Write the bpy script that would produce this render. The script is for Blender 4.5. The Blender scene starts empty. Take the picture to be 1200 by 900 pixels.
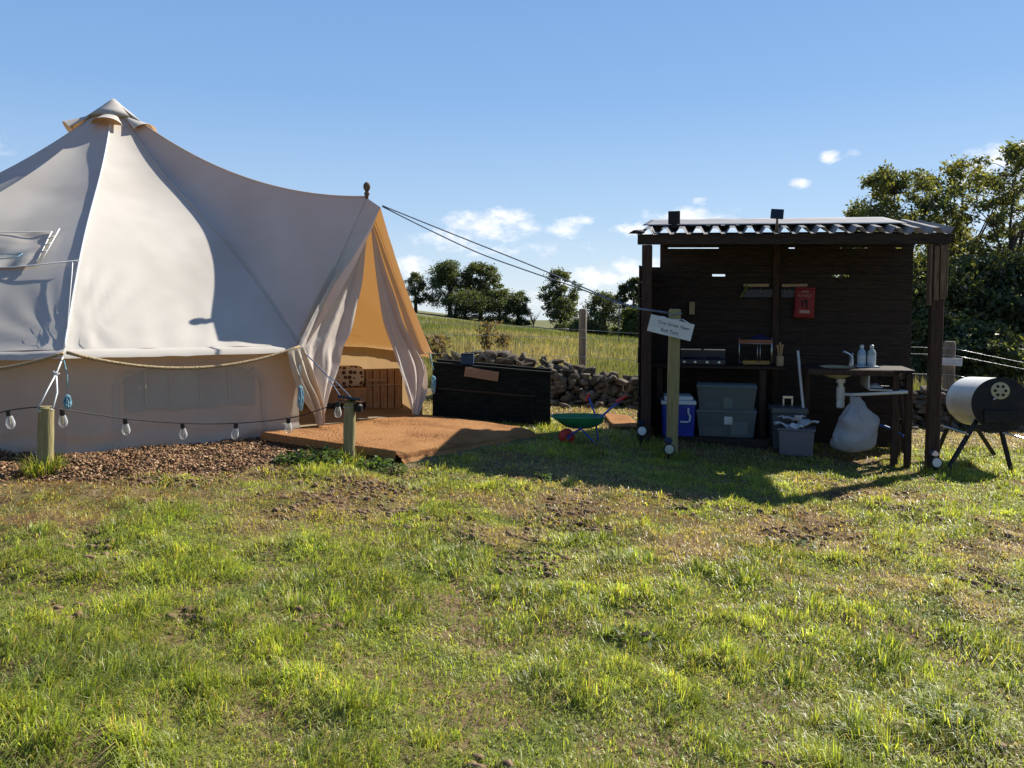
import bpy, math, random
import numpy as np
from mathutils import Vector, Matrix
from mathutils import noise as mnoise

R = math.radians
random.seed(7)
rng = np.random.default_rng(11)
sc = bpy.context.scene
col = sc.collection

# ------------------------------------------------------------------ camera
F = 924.0                      # focal length in photo pixels (1200 wide)
HZ = 355.0                     # eye level row in the photo
CAMZ = 1.40
PITCH = R(3.0)
CY = HZ + F * math.tan(PITCH)
cam_d = bpy.data.cameras.new('camera')
cam = bpy.data.objects.new('camera', cam_d)
col.objects.link(cam)
cam.location = (0, 0, CAMZ)
cam.rotation_euler = (math.pi / 2 - PITCH, 0, 0)
cam_d.sensor_width = 36
cam_d.lens = 36 * F / 1200
cam_d.shift_y = -(450 - CY) / 1200
cam_d.clip_end = 6000
cam_d.clip_start = 0.05
sc.camera = cam


def ray(px, py):
    xc, yc = (px - 600) / F, (CY - py) / F
    return Vector((xc, math.cos(PITCH) + yc * math.sin(PITCH), -math.sin(PITCH) + yc * math.cos(PITCH)))


def P(px, py, Y):
    d = ray(px, py)
    return Vector((0, 0, CAMZ)) + d * (Y / d.y)


K = 0.06                       # the lawn falls gently to the right


def G(px, py, dz=0.0):
    d = ray(px, py)
    t = (dz - CAMZ) / (d.z + K * d.x)
    return Vector((0, 0, CAMZ)) + d * t


def PL(px, py, p0, n):
    d = ray(px, py)
    o = Vector((0, 0, CAMZ))
    return o + d * ((p0 - o).dot(n) / d.dot(n))


# ------------------------------------------------------------------ noise
def vnoise(x, y, seed=0):
    x = np.asarray(x, float); y = np.asarray(y, float)
    xi = np.floor(x).astype(np.int64); yi = np.floor(y).astype(np.int64)
    xf = x - xi; yf = y - yi

    def h(a, b):
        n = (a * 374761393 + b * 668265263 + seed * 1442695041) & 0xFFFFFFFF
        n = ((n ^ (n >> 13)) * 1274126177) & 0xFFFFFFFF
        n = n ^ (n >> 16)
        return (n & 0xFFFF) / 65535.0
    u = xf * xf * (3 - 2 * xf); v = yf * yf * (3 - 2 * yf)
    return (h(xi, yi) * (1 - u) + h(xi + 1, yi) * u) * (1 - v) + (h(xi, yi + 1) * (1 - u) + h(xi + 1, yi + 1) * u) * v


def fbm(x, y, seed=0, o=3):
    s, a, t = 0, 0.5, 0
    for i in range(o):
        s = s + a * vnoise(np.asarray(x) * 2 ** i + 17.3 * i, np.asarray(y) * 2 ** i - 9.1 * i, seed + i)
        t += a; a *= 0.5
    return s / t


def sstep(a, b, x):
    t = np.clip((np.asarray(x, float) - a) / (b - a), 0, 1)
    return t * t * (3 - 2 * t)


def gz(x, y, bumps=True):
    x = np.asarray(x, float); y = np.asarray(y, float)
    t = sstep(9, 110, y)
    xc = np.clip(x, -60, 60)
    z = -(K + 0.056 * t) * xc - 1.45 * t
    far = sstep(112, 420, y)
    z = z - 22 * far - 45 * sstep(400, 2500, y)
    z = z + sstep(20, 60, y) * (1 - far) * (fbm(x / 14, y / 18, 5) - .5) * 0.5
    if bumps:
        near = (1 - sstep(9, 30, y)) * (1 - .55 * sstep(5.9, 6.6, y))
        z = z + near * ((fbm(x / 0.9, y / 0.9, 21) - .5) * 0.070 + (fbm(x / 0.26, y / 0.22, 33, 2) - .5) * 0.074)
    return z


def g1(x, y):
    return float(gz(x, y))


# ------------------------------------------------------------------ materials
def nt(m):
    m.use_nodes = True
    t = m.node_tree
    t.nodes.clear()
    return t, t.nodes, t.links


def mat(name, c, c2=None, nscale=8, stretch=(1, 1, 1), rough=.7, bump=0, bscale=None, metal=0, spec=.3,
        attr=False, transl=None, tmix=.4, detail=5, coat=0, ramp=(.35, .65), c3=None, big=None):
    m = bpy.data.materials.new(name)
    t, N, L = nt(m)
    out = N.new('ShaderNodeOutputMaterial')
    bs = N.new('ShaderNodeBsdfPrincipled')
    bs.inputs['Roughness'].default_value = rough
    bs.inputs['Metallic'].default_value = metal
    bs.inputs['Specular IOR Level'].default_value = spec
    bs.inputs['Coat Weight'].default_value = coat
    tc = N.new('ShaderNodeTexCoord'); mp = N.new('ShaderNodeMapping')
    L.new(tc.outputs['Object'], mp.inputs[0]); mp.inputs['Scale'].default_value = stretch
    colsock = None
    if attr:
        a = N.new('ShaderNodeAttribute'); a.attribute_name = 'Col'
        colsock = a.outputs['Color']
    elif c2:
        n = N.new('ShaderNodeTexNoise'); n.inputs['Scale'].default_value = nscale; n.inputs['Detail'].default_value = detail
        L.new(mp.outputs[0], n.inputs[0])
        r = N.new('ShaderNodeValToRGB')
        r.color_ramp.elements[0].position = ramp[0]; r.color_ramp.elements[1].position = ramp[1]
        r.color_ramp.elements[0].color = (*c, 1); r.color_ramp.elements[1].color = (*c2, 1)
        L.new(n.outputs[0], r.inputs[0]); colsock = r.outputs[0]
        if c3:
            n3 = N.new('ShaderNodeTexNoise'); n3.inputs['Scale'].default_value = big or nscale / 6; n3.inputs['Detail'].default_value = 4
            L.new(tc.outputs['Object'], n3.inputs[0])
            r3 = N.new('ShaderNodeValToRGB'); r3.color_ramp.elements[0].position = .48; r3.color_ramp.elements[1].position = .66
            L.new(n3.outputs[0], r3.inputs[0])
            mx = N.new('ShaderNodeMix'); mx.data_type = 'RGBA'
            L.new(r3.outputs[0], mx.inputs[0]); L.new(colsock, mx.inputs[6]); mx.inputs[7].default_value = (*c3, 1)
            colsock = mx.outputs[2]
    if colsock:
        L.new(colsock, bs.inputs['Base Color'])
    else:
        bs.inputs['Base Color'].default_value = (*c, 1)
    if bump:
        nb = N.new('ShaderNodeTexNoise'); nb.inputs['Scale'].default_value = bscale or nscale; nb.inputs['Detail'].default_value = 6
        L.new(mp.outputs[0], nb.inputs[0])
        b = N.new('ShaderNodeBump'); b.inputs['Strength'].default_value = bump; b.inputs['Distance'].default_value = .02
        L.new(nb.outputs[0], b.inputs['Height']); L.new(b.outputs[0], bs.inputs['Normal'])
    sh = bs.outputs[0]
    if transl is not None:
        tr = N.new('ShaderNodeBsdfTranslucent')
        if attr and transl == 'attr':
            hs = N.new('ShaderNodeMix'); hs.data_type = 'RGBA'; hs.blend_type = 'MULTIPLY'; hs.inputs[0].default_value = 1
            L.new(colsock, hs.inputs[6]); hs.inputs[7].default_value = (1.9, 1.8, .62, 1)
            L.new(hs.outputs[2], tr.inputs[0])
        else:
            tr.inputs[0].default_value = (*transl, 1)
        if bump:
            L.new(b.outputs[0], tr.inputs['Normal'])
        mx = N.new('ShaderNodeMixShader'); mx.inputs[0].default_value = tmix
        L.new(sh, mx.inputs[1]); L.new(tr.outputs[0], mx.inputs[2]); sh = mx.outputs[0]
    L.new(sh, out.inputs[0])
    return m


def clear_mat(name, tint, opac, rough=.15):
    m = bpy.data.materials.new(name)
    t, N, L = nt(m)
    out = N.new('ShaderNodeOutputMaterial'); mx = N.new('ShaderNodeMixShader')
    tr = N.new('ShaderNodeBsdfTransparent'); tr.inputs[0].default_value = (.93, .95, .95, 1)
    bs = N.new('ShaderNodeBsdfPrincipled'); bs.inputs['Base Color'].default_value = (*tint, 1)
    bs.inputs['Roughness'].default_value = rough; bs.inputs['Specular IOR Level'].default_value = .6
    lw = N.new('ShaderNodeLayerWeight'); lw.inputs[0].default_value = .35
    ma = N.new('ShaderNodeMath'); ma.operation = 'ADD'; ma.use_clamp = True; ma.inputs[1].default_value = opac
    L.new(lw.outputs['Facing'], ma.inputs[0])
    L.new(ma.outputs[0], mx.inputs[0]); L.new(tr.outputs[0], mx.inputs[1]); L.new(bs.outputs[0], mx.inputs[2])
    L.new(mx.outputs[0], out.inputs[0])
    return m


M = {}
CANV = (.55, .52, .47)
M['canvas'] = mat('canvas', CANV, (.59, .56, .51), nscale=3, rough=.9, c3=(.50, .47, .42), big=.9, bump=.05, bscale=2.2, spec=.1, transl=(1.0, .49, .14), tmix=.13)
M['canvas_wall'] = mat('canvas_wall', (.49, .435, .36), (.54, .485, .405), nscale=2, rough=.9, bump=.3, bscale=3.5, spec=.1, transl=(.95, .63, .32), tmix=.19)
M['curtain'] = mat('curtain_canvas', (.54, .49, .45), (.60, .55, .50), nscale=3, rough=.9, bump=.25, bscale=14, spec=.1, transl=(.95, .66, .38), tmix=.18)
M['mesh_window'] = mat('mesh_window', (.475, .42, .35), (.52, .465, .39), nscale=5, rough=.8, transl=(.5, .36, .2), tmix=.2)
M['rope_white'] = mat('white_cord', (.70, .70, .68), (.55, .56, .58), nscale=60, rough=.8)
M['rope_natural'] = mat('natural_rope', (.42, .32, .19), (.30, .22, .12), nscale=70, rough=.9, bump=.6)
M['rope_blue'] = mat('blue_cord', (.10, .30, .42), (.30, .50, .60), nscale=40, rough=.7)
M['rope_dark'] = mat('grey_guy_line', (.10, .13, .19), (.22, .26, .33), nscale=30, rough=.7)
M['cable'] = mat('black_cable', (.02, .02, .02), rough=.5)
M['post'] = mat('treated_timber', (.22, .19, .09), (.34, .28, .14), nscale=9, stretch=(6, 6, .7), rough=.85, bump=.35, c3=(.24, .24, .10), big=3)
M['post_grey'] = mat('weathered_timber', (.15, .115, .08), (.26, .21, .155), nscale=9, stretch=(6, 6, .7), rough=.9, bump=.4)
M['dark_wood'] = mat('dark_stained_timber', (.020, .014, .0115), (.046, .030, .022), nscale=10, stretch=(.7, 6, 6), rough=.65, bump=.35, spec=.25)
M['dark_post'] = mat('dark_stained_post', (.030, .017, .012), (.065, .035, .024), nscale=10, stretch=(6, 6, .7), rough=.7, bump=.35)
M['cheek'] = mat('weathered_brown_cheek', (.10, .065, .04), (.20, .14, .09), nscale=9, stretch=(6, 6, .8), rough=.85, bump=.4)
M['black_wood'] = mat('black_painted_timber', (.007, .008, .007), (.020, .021, .017), nscale=9, stretch=(.8, 5, 5), rough=.85, bump=.2, spec=.12)
M['pine'] = mat('warm_pine', (.36, .19, .09), (.50, .30, .15), nscale=8, stretch=(6, 6, .8), rough=.7, bump=.25)
M['pale_wood'] = mat('pale_wood', (.38, .27, .16), (.48, .36, .23), nscale=10, stretch=(1, 6, 6), rough=.7, bump=.2)
M['pine_red'] = mat('red_brown_wood', (.24, .085, .045), (.34, .14, .08), nscale=8, stretch=(1, 6, 6), rough=.7)
M['coir'] = mat('coir', (.27, .125, .050), (.50, .27, .12), nscale=120, rough=1, bump=.9, spec=.05, c3=(.30, .15, .065), big=2.5)
M['roof'] = mat('weathered_roof_sheet', (.20, .19, .19), (.30, .29, .29), nscale=4, rough=.7, spec=.2, bump=.15, transl=(.55, .53, .52), tmix=.25)
M['flash'] = mat('grey_flashing', (.20, .20, .21), (.27, .27, .285), nscale=5, rough=.75, spec=.15, bump=.1)
M['black_metal'] = mat('black_metal', (.010, .010, .011), (.020, .019, .018), nscale=12, rough=.6, spec=.3)
M['silver'] = mat('brushed_metal', (.55, .55, .56), rough=.28, metal=.9)
M['white_paint'] = mat('white_paint', (.66, .66, .66), (.58, .58, .58), nscale=5, rough=.5, c3=(.50, .45, .38), big=3)
M['cream'] = mat('cream_enamel', (.80, .79, .76), (.74, .73, .69), nscale=7, rough=.45, spec=.4)
M['vent_cream'] = mat('yellowed_cream', (.50, .47, .30), (.40, .38, .24), nscale=9, rough=.5)
M['sign_board'] = mat('pale_sign_board', (.54, .59, .60), (.64, .68, .68), nscale=6, stretch=(1, 6, 6), rough=.6)
M['ink'] = mat('dark_lettering', (.02, .03, .05), rough=.6)
M['ink_brown'] = mat('brown_lettering', (.12, .05, .03), rough=.7)
M['red'] = mat('red_cloth', (.30, .030, .034), (.23, .022, .028), nscale=9, rough=.55)
M['pink'] = mat('faded_print', (.50, .30, .29), rough=.6)
M['white'] = mat('white_print', (.75, .73, .70), rough=.6)
M['wb_green'] = mat('green_painted_tray', (.030, .21, .085), (.022, .16, .065), nscale=12, rough=.35, spec=.5)
M['wb_blue'] = mat('blue_painted_tube', (.025, .085, .36), rough=.35, spec=.5)
M['wb_red'] = mat('red_plastic', (.48, .022, .018), rough=.4, spec=.45)
M['cool_blue'] = mat('blue_plastic', (.012, .030, .28), (.016, .038, .34), nscale=4, rough=.38, spec=.5)
M['cool_white'] = mat('white_plastic', (.62, .66, .70), rough=.4, spec=.5)
M['clear'] = clear_mat('clear_plastic', (.27, .31, .31), .26, .25)
M['clear_lid'] = clear_mat('clear_plastic_lid', (.34, .38, .38), .36, .3)
M['glass'] = clear_mat('bulb_glass', (.75, .77, .78), .10, .05)
M['filament'] = mat('filament', (.60, .45, .25), rough=.4)
M['grey_bin'] = mat('grey_bin_plastic', (.085, .092, .094), rough=.5, spec=.4)
M['grey_tub'] = mat('mauve_grey_plastic', (.17, .155, .175), (.15, .135, .15), nscale=3, rough=.5, spec=.4)
M['bag'] = mat('white_polythene', (.47, .47, .49), (.40, .40, .43), nscale=7, rough=.45, spec=.4, bump=.7, bscale=9, transl=(.45, .45, .46), tmix=.2)
M['paper'] = mat('white_cloth', (.66, .66, .68), (.54, .54, .57), nscale=9, rough=.8)
M['pipe'] = mat('white_pipe', (.68, .68, .66), rough=.4, spec=.4)
M['sink'] = mat('cream_basin', (.46, .40, .26), (.40, .34, .21), nscale=6, rough=.4, spec=.4)
M['hose'] = mat('blue_hose', (.03, .10, .34), rough=.5)
M['bottle_blue'] = mat('pale_blue_liquid', (.33, .46, .58), rough=.3, spec=.5)
M['bottle_grey'] = mat('pale_grey_liquid', (.40, .47, .45), rough=.3, spec=.5)
M['yellow'] = mat('mustard_tray', (.46, .28, .04), (.36, .20, .03), nscale=9, rough=.6)
M['utensil'] = mat('bamboo', (.42, .27, .12), (.50, .34, .17), nscale=20, stretch=(1, 1, .3), rough=.6)
M['navy'] = mat('navy_cloth', (.014, .016, .075), (.02, .024, .11), nscale=10, rough=.7)
M['lime'] = mat('lime_plastic', (.20, .24, .03), (.06, .08, .02), nscale=14, rough=.5)
M['stove'] = mat('dark_blue_enamel', (.010, .014, .030), (.014, .02, .04), nscale=5, rough=.35, spec=.5)
M['tin_blue'] = mat('blue_tin', (.007, .028, .075), (.010, .036, .095), nscale=6, rough=.45, spec=.4)
M['lens'] = mat('frosted_lens', (.55, .62, .66), (.66, .70, .72), nscale=40, rough=.25, spec=.5)
M['lens_clear'] = mat('yellowed_lens', (.34, .36, .28), (.46, .47, .38), nscale=40, rough=.3, spec=.5)
M['panel'] = mat('solar_cells', (.010, .014, .03), rough=.25, spec=.5)
M['stone'] = mat('limestone', (.065, .053, .042), (.20, .168, .132), nscale=6, rough=1, bump=1.0, bscale=16, c3=(.055, .058, .040), big=2.0, spec=.1)
M['bark'] = mat('tree_bark', (.055, .045, .035), (.11, .09, .07), nscale=6, stretch=(4, 4, .6), rough=.95, bump=.8)
M['leaf'] = mat('leaves', (.05, .08, .02), attr=True, rough=.55, spec=.35, transl='attr', tmix=.38)
M['grass'] = mat('grass_blades', (.05, .08, .02), attr=True, rough=.42, spec=.5, transl='attr', tmix=.48)
M['straw'] = mat('dry_plant', (.05, .08, .02), attr=True, rough=.8, spec=.15, transl='attr', tmix=.35)
M['chips'] = mat('bark_chips', (.05, .08, .02), attr=True, rough=.9, spec=.15)
M['cushion'] = None


# ------------------------------------------------------------------ mesh builder
class MB:
    def __init__(s):
        s.v = []; s.f = []

    def add(s, vs, fs):
        o = len(s.v)
        s.v += [Vector(v) for v in vs]
        s.f += [tuple(i + o for i in f) for f in fs]
        return s

    def box(s, x0, x1, y0, y1, z0, z1, mx=None):
        vs = [Vector((x, y, z)) for z in (z0, z1) for y in (y0, y1) for x in (x0, x1)]
        if mx: vs = [mx @ v for v in vs]
        return s.add(vs, [(0, 2, 3, 1), (4, 5, 7, 6), (0, 1, 5, 4), (2, 6, 7, 3), (0, 4, 6, 2), (1, 3, 7, 5)])

    def beam(s, a, b, w, h, up=(0, 0, 1)):
        a = Vector(a); b = Vector(b); d = (b - a); l = d.length; d.normalize()
        up = Vector(up)
        sd = d.cross(up)
        if sd.length < 1e-4: sd = d.cross(Vector((0, 1, 0)))
        sd.normalize(); u = sd.cross(d)
        mx = Matrix((( *d, ), ( *sd, ), ( *u, ))).transposed().to_4x4(); mx.translation = a
        return s.box(0, l, -w / 2, w / 2, -h / 2, h / 2, mx)

    def tube(s, pts, r, n=8, cap=True):
        pts = [Vector(p) for p in pts]
        if not hasattr(r, '__len__'): r = [r] * len(pts)
        rings = []; prev = None
        for i, p in enumerate(pts):
            d = (pts[min(i + 1, len(pts) - 1)] - pts[max(i - 1, 0)])
            if d.length < 1e-9: d = Vector((0, 0, 1))
            d.normalize()
            if prev is None:
                a = d.orthogonal().normalized()
            else:
                a = prev - d * prev.dot(d)
                a = a.normalized() if a.length > 1e-6 else d.orthogonal().normalized()
            prev = a; b = d.cross(a)
            rings.append([p + (a * math.cos(2 * math.pi * k / n) + b * math.sin(2 * math.pi * k / n)) * r[i] for k in range(n)])
        vs = [v for rg in rings for v in rg]
        fs = []
        for i in range(len(pts) - 1):
            for k in range(n):
                k2 = (k + 1) % n
                fs.append((i * n + k, i * n + k2, (i + 1) * n + k2, (i + 1) * n + k))
        if cap:
            fs.append(tuple(range(n - 1, -1, -1))); fs.append(tuple((len(pts) - 1) * n + k for k in range(n)))
        return s.add(vs, fs)

    def lathe(s, prof, n=20, mx=None, cap=True):
        vs = []
        for r, z in prof:
            for k in range(n):
                a = 2 * math.pi * k / n
                v = Vector((r * math.cos(a), r * math.sin(a), z))
                vs.append(mx @ v if mx else v)
        fs = []
        for i in range(len(prof) - 1):
            for k in range(n):
                k2 = (k + 1) % n
                fs.append((i * n + k, i * n + k2, (i + 1) * n + k2, (i + 1) * n + k))
        if cap:
            fs.append(tuple(range(n - 1, -1, -1))); fs.append(tuple((len(prof) - 1) * n + k for k in range(n)))
        return s.add(vs, fs)

    def grid(s, rows):
        nr, nc = len(rows), len(rows[0])
        vs = [v for r in rows for v in r]
        fs = [(i * nc + j, i * nc + j + 1, (i + 1) * nc + j + 1, (i + 1) * nc + j) for i in range(nr - 1) for j in range(nc - 1)]
        return s.add(vs, fs)

    def build(s, name, m, parent=None, smooth=False, bevel=0, solid=0, local=False):
        vs = s.v
        if parent and not local:
            r = parent
            while r.parent: r = r.parent
            inv = r.matrix_basis.inverted()
            vs = [inv @ v for v in vs]
        me = bpy.data.meshes.new(name)
        me.from_pydata([tuple(v) for v in vs], [], s.f)
        me.validate(); me.update()
        o = bpy.data.objects.new(name, me); col.objects.link(o)
        if m: me.materials.append(m)
        if smooth:
            me.polygons.foreach_set('use_smooth', [True] * len(me.polygons))
            if smooth == 'auto':
                me.set_sharp_from_angle(angle=R(40))
        if parent: o.parent = parent
        if solid:
            md = o.modifiers.new('Solid', 'SOLIDIFY'); md.thickness = solid; md.offset = 0
        if bevel:
            md = o.modifiers.new('Bevel', 'BEVEL'); md.width = bevel; md.segments = 2; md.limit_method = 'ANGLE'; md.angle_limit = R(40)
        return o


def tag(o, label=None, cat=None, group=None, kind=None):
    if label: o['label'] = label
    if cat: o['category'] = cat
    if group: o['group'] = group
    if kind: o['kind'] = kind
    return o


def empty(name, loc, label, cat, rz=0, group=None):
    o = bpy.data.objects.new(name, None); col.objects.link(o)
    o.location = loc; o.rotation_euler = (0, 0, rz)
    o.matrix_basis = Matrix.Translation(Vector(loc)) @ Matrix.Rotation(rz, 4, 'Z')
    o.empty_display_size = .1
    return tag(o, label, cat, group)


def copy_tree(o, parent=None):
    c = o.copy(); col.objects.link(c); c.parent = parent
    for ch in list(o.children): copy_tree(ch, c)
    return c


def npmesh(name, V, faces_flat, counts, m, cols=None, parent=None, smooth=False):
    me = bpy.data.meshes.new(name)
    nv = len(V)
    me.vertices.add(nv); me.vertices.foreach_set('co', V.astype(np.float32).ravel())
    counts = np.asarray(counts, np.int32)
    starts = np.concatenate([[0], np.cumsum(counts)[:-1]]).astype(np.int32)
    me.loops.add(len(faces_flat)); me.loops.foreach_set('vertex_index', np.asarray(faces_flat, np.int32))
    me.polygons.add(len(counts)); me.polygons.foreach_set('loop_start', starts)
    me.polygons.foreach_set('loop_total', counts)
    me.update(calc_edges=True)
    if smooth: me.polygons.foreach_set('use_smooth', np.ones(len(counts), bool))
    if cols is not None:
        a = me.attributes.new('Col', 'FLOAT_COLOR', 'POINT')
        c4 = np.ones((nv, 4), np.float32); c4[:, :3] = cols
        a.data.foreach_set('color', c4.ravel())
    me.materials.append(m)
    o = bpy.data.objects.new(name, me); col.objects.link(o)
    if parent: o.parent = parent
    return o


def text(body, size, mx, m, parent, name='lettering', extr=.0006):
    cu = bpy.data.curves.new(name, 'FONT')
    cu.body = body; cu.size = size; cu.align_x = 'CENTER'; cu.align_y = 'CENTER'; cu.extrude = extr
    cu.materials.append(m)
    tmp = bpy.data.objects.new(name, cu); col.objects.link(tmp)
    dg = bpy.context.evaluated_depsgraph_get()
    me = bpy.data.meshes.new_from_object(tmp.evaluated_get(dg))
    bpy.data.objects.remove(tmp)
    o = bpy.data.objects.new(name, me); col.objects.link(o)
    o.parent = parent
    r = parent
    while r.parent: r = r.parent
    o.matrix_basis = r.matrix_basis.inverted() @ mx
    return o


def facing(origin, xdir, up):
    """matrix with local x along xdir, local y along up, local z out of the board"""
    x = Vector(xdir).normalized(); y = (Vector(up) - x * Vector(up).dot(x)).normalized(); z = x.cross(y)
    mx = Matrix((x, y, z)).transposed().to_4x4(); mx.translation = Vector(origin)
    return mx


def sag(a, b, s, n=14):
    a = Vector(a); b = Vector(b)
    return [a.lerp(b, i / n) - Vector((0, 0, s * 4 * (i / n) * (1 - i / n))) for i in range(n + 1)]


def npfbm(v, s, seed=0):
    return mnoise.noise(Vector((v[0] * s + seed * 13.1, v[1] * s - seed * 7.7, v[2] * s + seed * 3.3)))


# ================================================================== SHED FRAME
SR0 = G(1093, 553); SL0 = G(757, 519)
sh_dir = Vector((SR0.x - SL0.x, SR0.y - SL0.y, 0)); SW = sh_dir.length
SROT = math.atan2(sh_dir.y, sh_dir.x)
SHM = Matrix.Translation((SL0.x, SL0.y, 0)) @ Matrix.Rotation(SROT, 4, 'Z')
SHI = SHM.inverted()


def S(x, y, z):
    return SHM @ Vector((x, y, z))


def SP(px, py, yl):
    """shed-local point on the plane local y = yl seen at photo pixel"""
    n = (SHM.to_3x3() @ Vector((0, 1, 0))); p0 = SHM @ Vector((0, yl, 0))
    return SHI @ PL(px, py, p0, n)


def SG(xl, yl):
    p = S(xl, yl, 0)
    return g1(p.x, p.y)


SDEP = 1.30

# ================================================================== GROUND
def axis(lo, hi, step, far, n):
    core = np.arange(lo, hi + 1e-6, step)
    gr = np.geomspace(step * 1.5, far, n)
    return core, gr


xs, gr = axis(-7, 8, .055, 2500, 46)
xs = np.concatenate([-7 - gr[::-1], xs, 8 + gr])
ys, gr2 = axis(1.0, 13, .055, 3500, 70)
ys = np.concatenate([1 - np.geomspace(.1, 300, 14)[::-1], ys, 13 + gr2])
XX, YY = np.meshgrid(xs, ys)
ZZ = gz(XX, YY)
V = np.stack([XX.ravel(), YY.ravel(), ZZ.ravel()], 1)
nx, ny = len(xs), len(ys)
ii = (np.arange(ny - 1)[:, None] * nx + np.arange(nx - 1)[None]).ravel()
FF = np.stack([ii, ii + 1, ii + nx + 1, ii + nx], 1).ravel()


def ground_mat():
    m = bpy.data.materials.new('turf_and_soil')
    t, N, L = nt(m)
    out = N.new('ShaderNodeOutputMaterial'); bs = N.new('ShaderNodeBsdfPrincipled')
    bs.inputs['Roughness'].default_value = .95; bs.inputs['Specular IOR Level'].default_value = .1
    tc = N.new('ShaderNodeTexCoord')

    def noise(s, d=6):
        n = N.new('ShaderNodeTexNoise'); n.inputs['Scale'].default_value = s; n.inputs['Detail'].default_value = d
        L.new(tc.outputs['Object'], n.inputs[0]); return n.outputs[0]

    def ramp(f, a, b):
        r = N.new('ShaderNodeMapRange'); r.inputs[1].default_value = a; r.inputs[2].default_value = b
        L.new(f, r.inputs[0]); return r.outputs[0]

    def mix(f, a, b):
        x = N.new('ShaderNodeMix'); x.data_type = 'RGBA'
        L.new(f, x.inputs[0])
        for v, k in ((a, 6), (b, 7)):
            if isinstance(v, tuple): x.inputs[k].default_value = (*v, 1)
            else: L.new(v, x.inputs[k])
        return x.outputs[2]
    soil = mix(noise(40), (.10, .060, .035), (.24, .165, .10))
    thatch = mix(noise(70), (.21, .155, .085), (.105, .085, .04))
    near = mix(ramp(noise(1.6), .42, .60), soil, thatch)
    near = mix(ramp(noise(3.1), .45, .62), near, mix(noise(50), (.065, .085, .022), (.12, .13, .035)))
    fieldc = mix(ramp(noise(.35), .40, .62), (.120, .128, .052), (.22, .18, .105))
    fieldc = mix(ramp(noise(4), .35, .7), fieldc, (.11, .13, .036))
    sx = N.new('ShaderNodeSeparateXYZ'); L.new(tc.outputs['Object'], sx.inputs[0])
    L.new(mix(ramp(sx.outputs[1], 11.0, 14.5), near, fieldc), bs.inputs['Base Color'])
    b = N.new('ShaderNodeBump'); b.inputs['Strength'].default_value = .7; b.inputs['Distance'].default_value = .03
    L.new(noise(28, 8), b.inputs['Height']); L.new(b.outputs[0], bs.inputs['Normal'])
    L.new(bs.outputs[0], out.inputs[0])
    return m


ground = npmesh('ground', V, FF, np.full(len(FF) // 4, 4), ground_mat(), smooth=True)
tag(ground, 'uneven lawn of green and dry grass running back into a rough field', 'ground', kind='structure')

# ================================================================== TENT
TC = Vector((-4.87, 9.6, 0))
APEX = P(133, 119, 9.6)
E0 = P(75, 410, 6.11); E1 = P(351, 405, 7.52); E2 = P(496, 412, 8.9)
ddir = Vector((E2.x - E1.x, E2.y - E1.y, 0)).normalized()
dn = Vector((ddir.y, -ddir.x, 0))          # outward normal of the doorway
DP = PL(430, 231, E1, dn)
angs = [-100, -132, -164, -196, -226, -256, -286, -316]
RT = 3.7
EV = [E0]
for i, a in enumerate(angs):
    zz = .99 if i < 3 else (.84 if i < 5 else .74)
    EV.append(Vector((TC.x + RT * math.cos(R(a)), TC.y + RT * math.sin(R(a)), zz)))
EV.append(E2)

tent = empty('bell_tent', (TC.x, TC.y, g1(TC.x, TC.y)),
             'large cream canvas bell tent with its doorway tied open onto an orange mat', 'tent')


def seam(e, s):
    def f(v):
        p = APEX.lerp(e, v)
        p = p - Vector((0, 0, s * 4 * v * (1 - v) if s > .2 else 1.5 * s * math.sin(2 * math.pi * v)))
        return p
    return f


def panel(sa, sb, nu=40, nv=56, bel=.05, folds=(), wr=0.006, edge_sag=.03, lip=True):
    rows = []
    for j in range(nv + 1):
        v = (j / nv) ** .9
        v = max(v, .012)
        row = []
        A, B = sa(v), sb(v)
        for i in range(nu + 1):
            u = i / nu
            p = A.lerp(B, u)
            w = 4 * u * (1 - u)
            inward = Vector((TC.x - p.x, TC.y - p.y, 0)).normalized()
            p = p + (inward * .6 - Vector((0, 0, .8))) * (bel * w * math.sin(math.pi * v ** 1.3) ** .8)
            n = Vector((-inward.x, -inward.y, 1)).normalized()
            dsp = wr * npfbm(p, 1.6, 3) * w * 2 + wr * .5 * npfbm(p, 4.5, 5) * w
            if v > .55: dsp += .0035 * (v - .55) / .45 * math.sin(u * 46 + 7 * npfbm(p, 1.2, 12)) * max(0, npfbm(p, 1.1, 14) + .25)
            for (c, rad, frq, amp, ph) in folds:
                d = (p - c).length
                if d < rad:
                    tang = Vector((-(p - c).y, (p - c).x, 0))
                    ang = math.atan2((p - c).z, (p - c).dot((sb(.97) - sa(.97)).normalized()))
                    k = (1 - d / rad)
                    dsp += amp * k * min(1, d / (.12 * rad)) * math.sin(ang * frq + ph + 1.5 * npfbm(p, 2.5, 9)) * min(1, w * 14)
            row.append(p + n * dsp)
        rows.append(row)
    return rows


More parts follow.
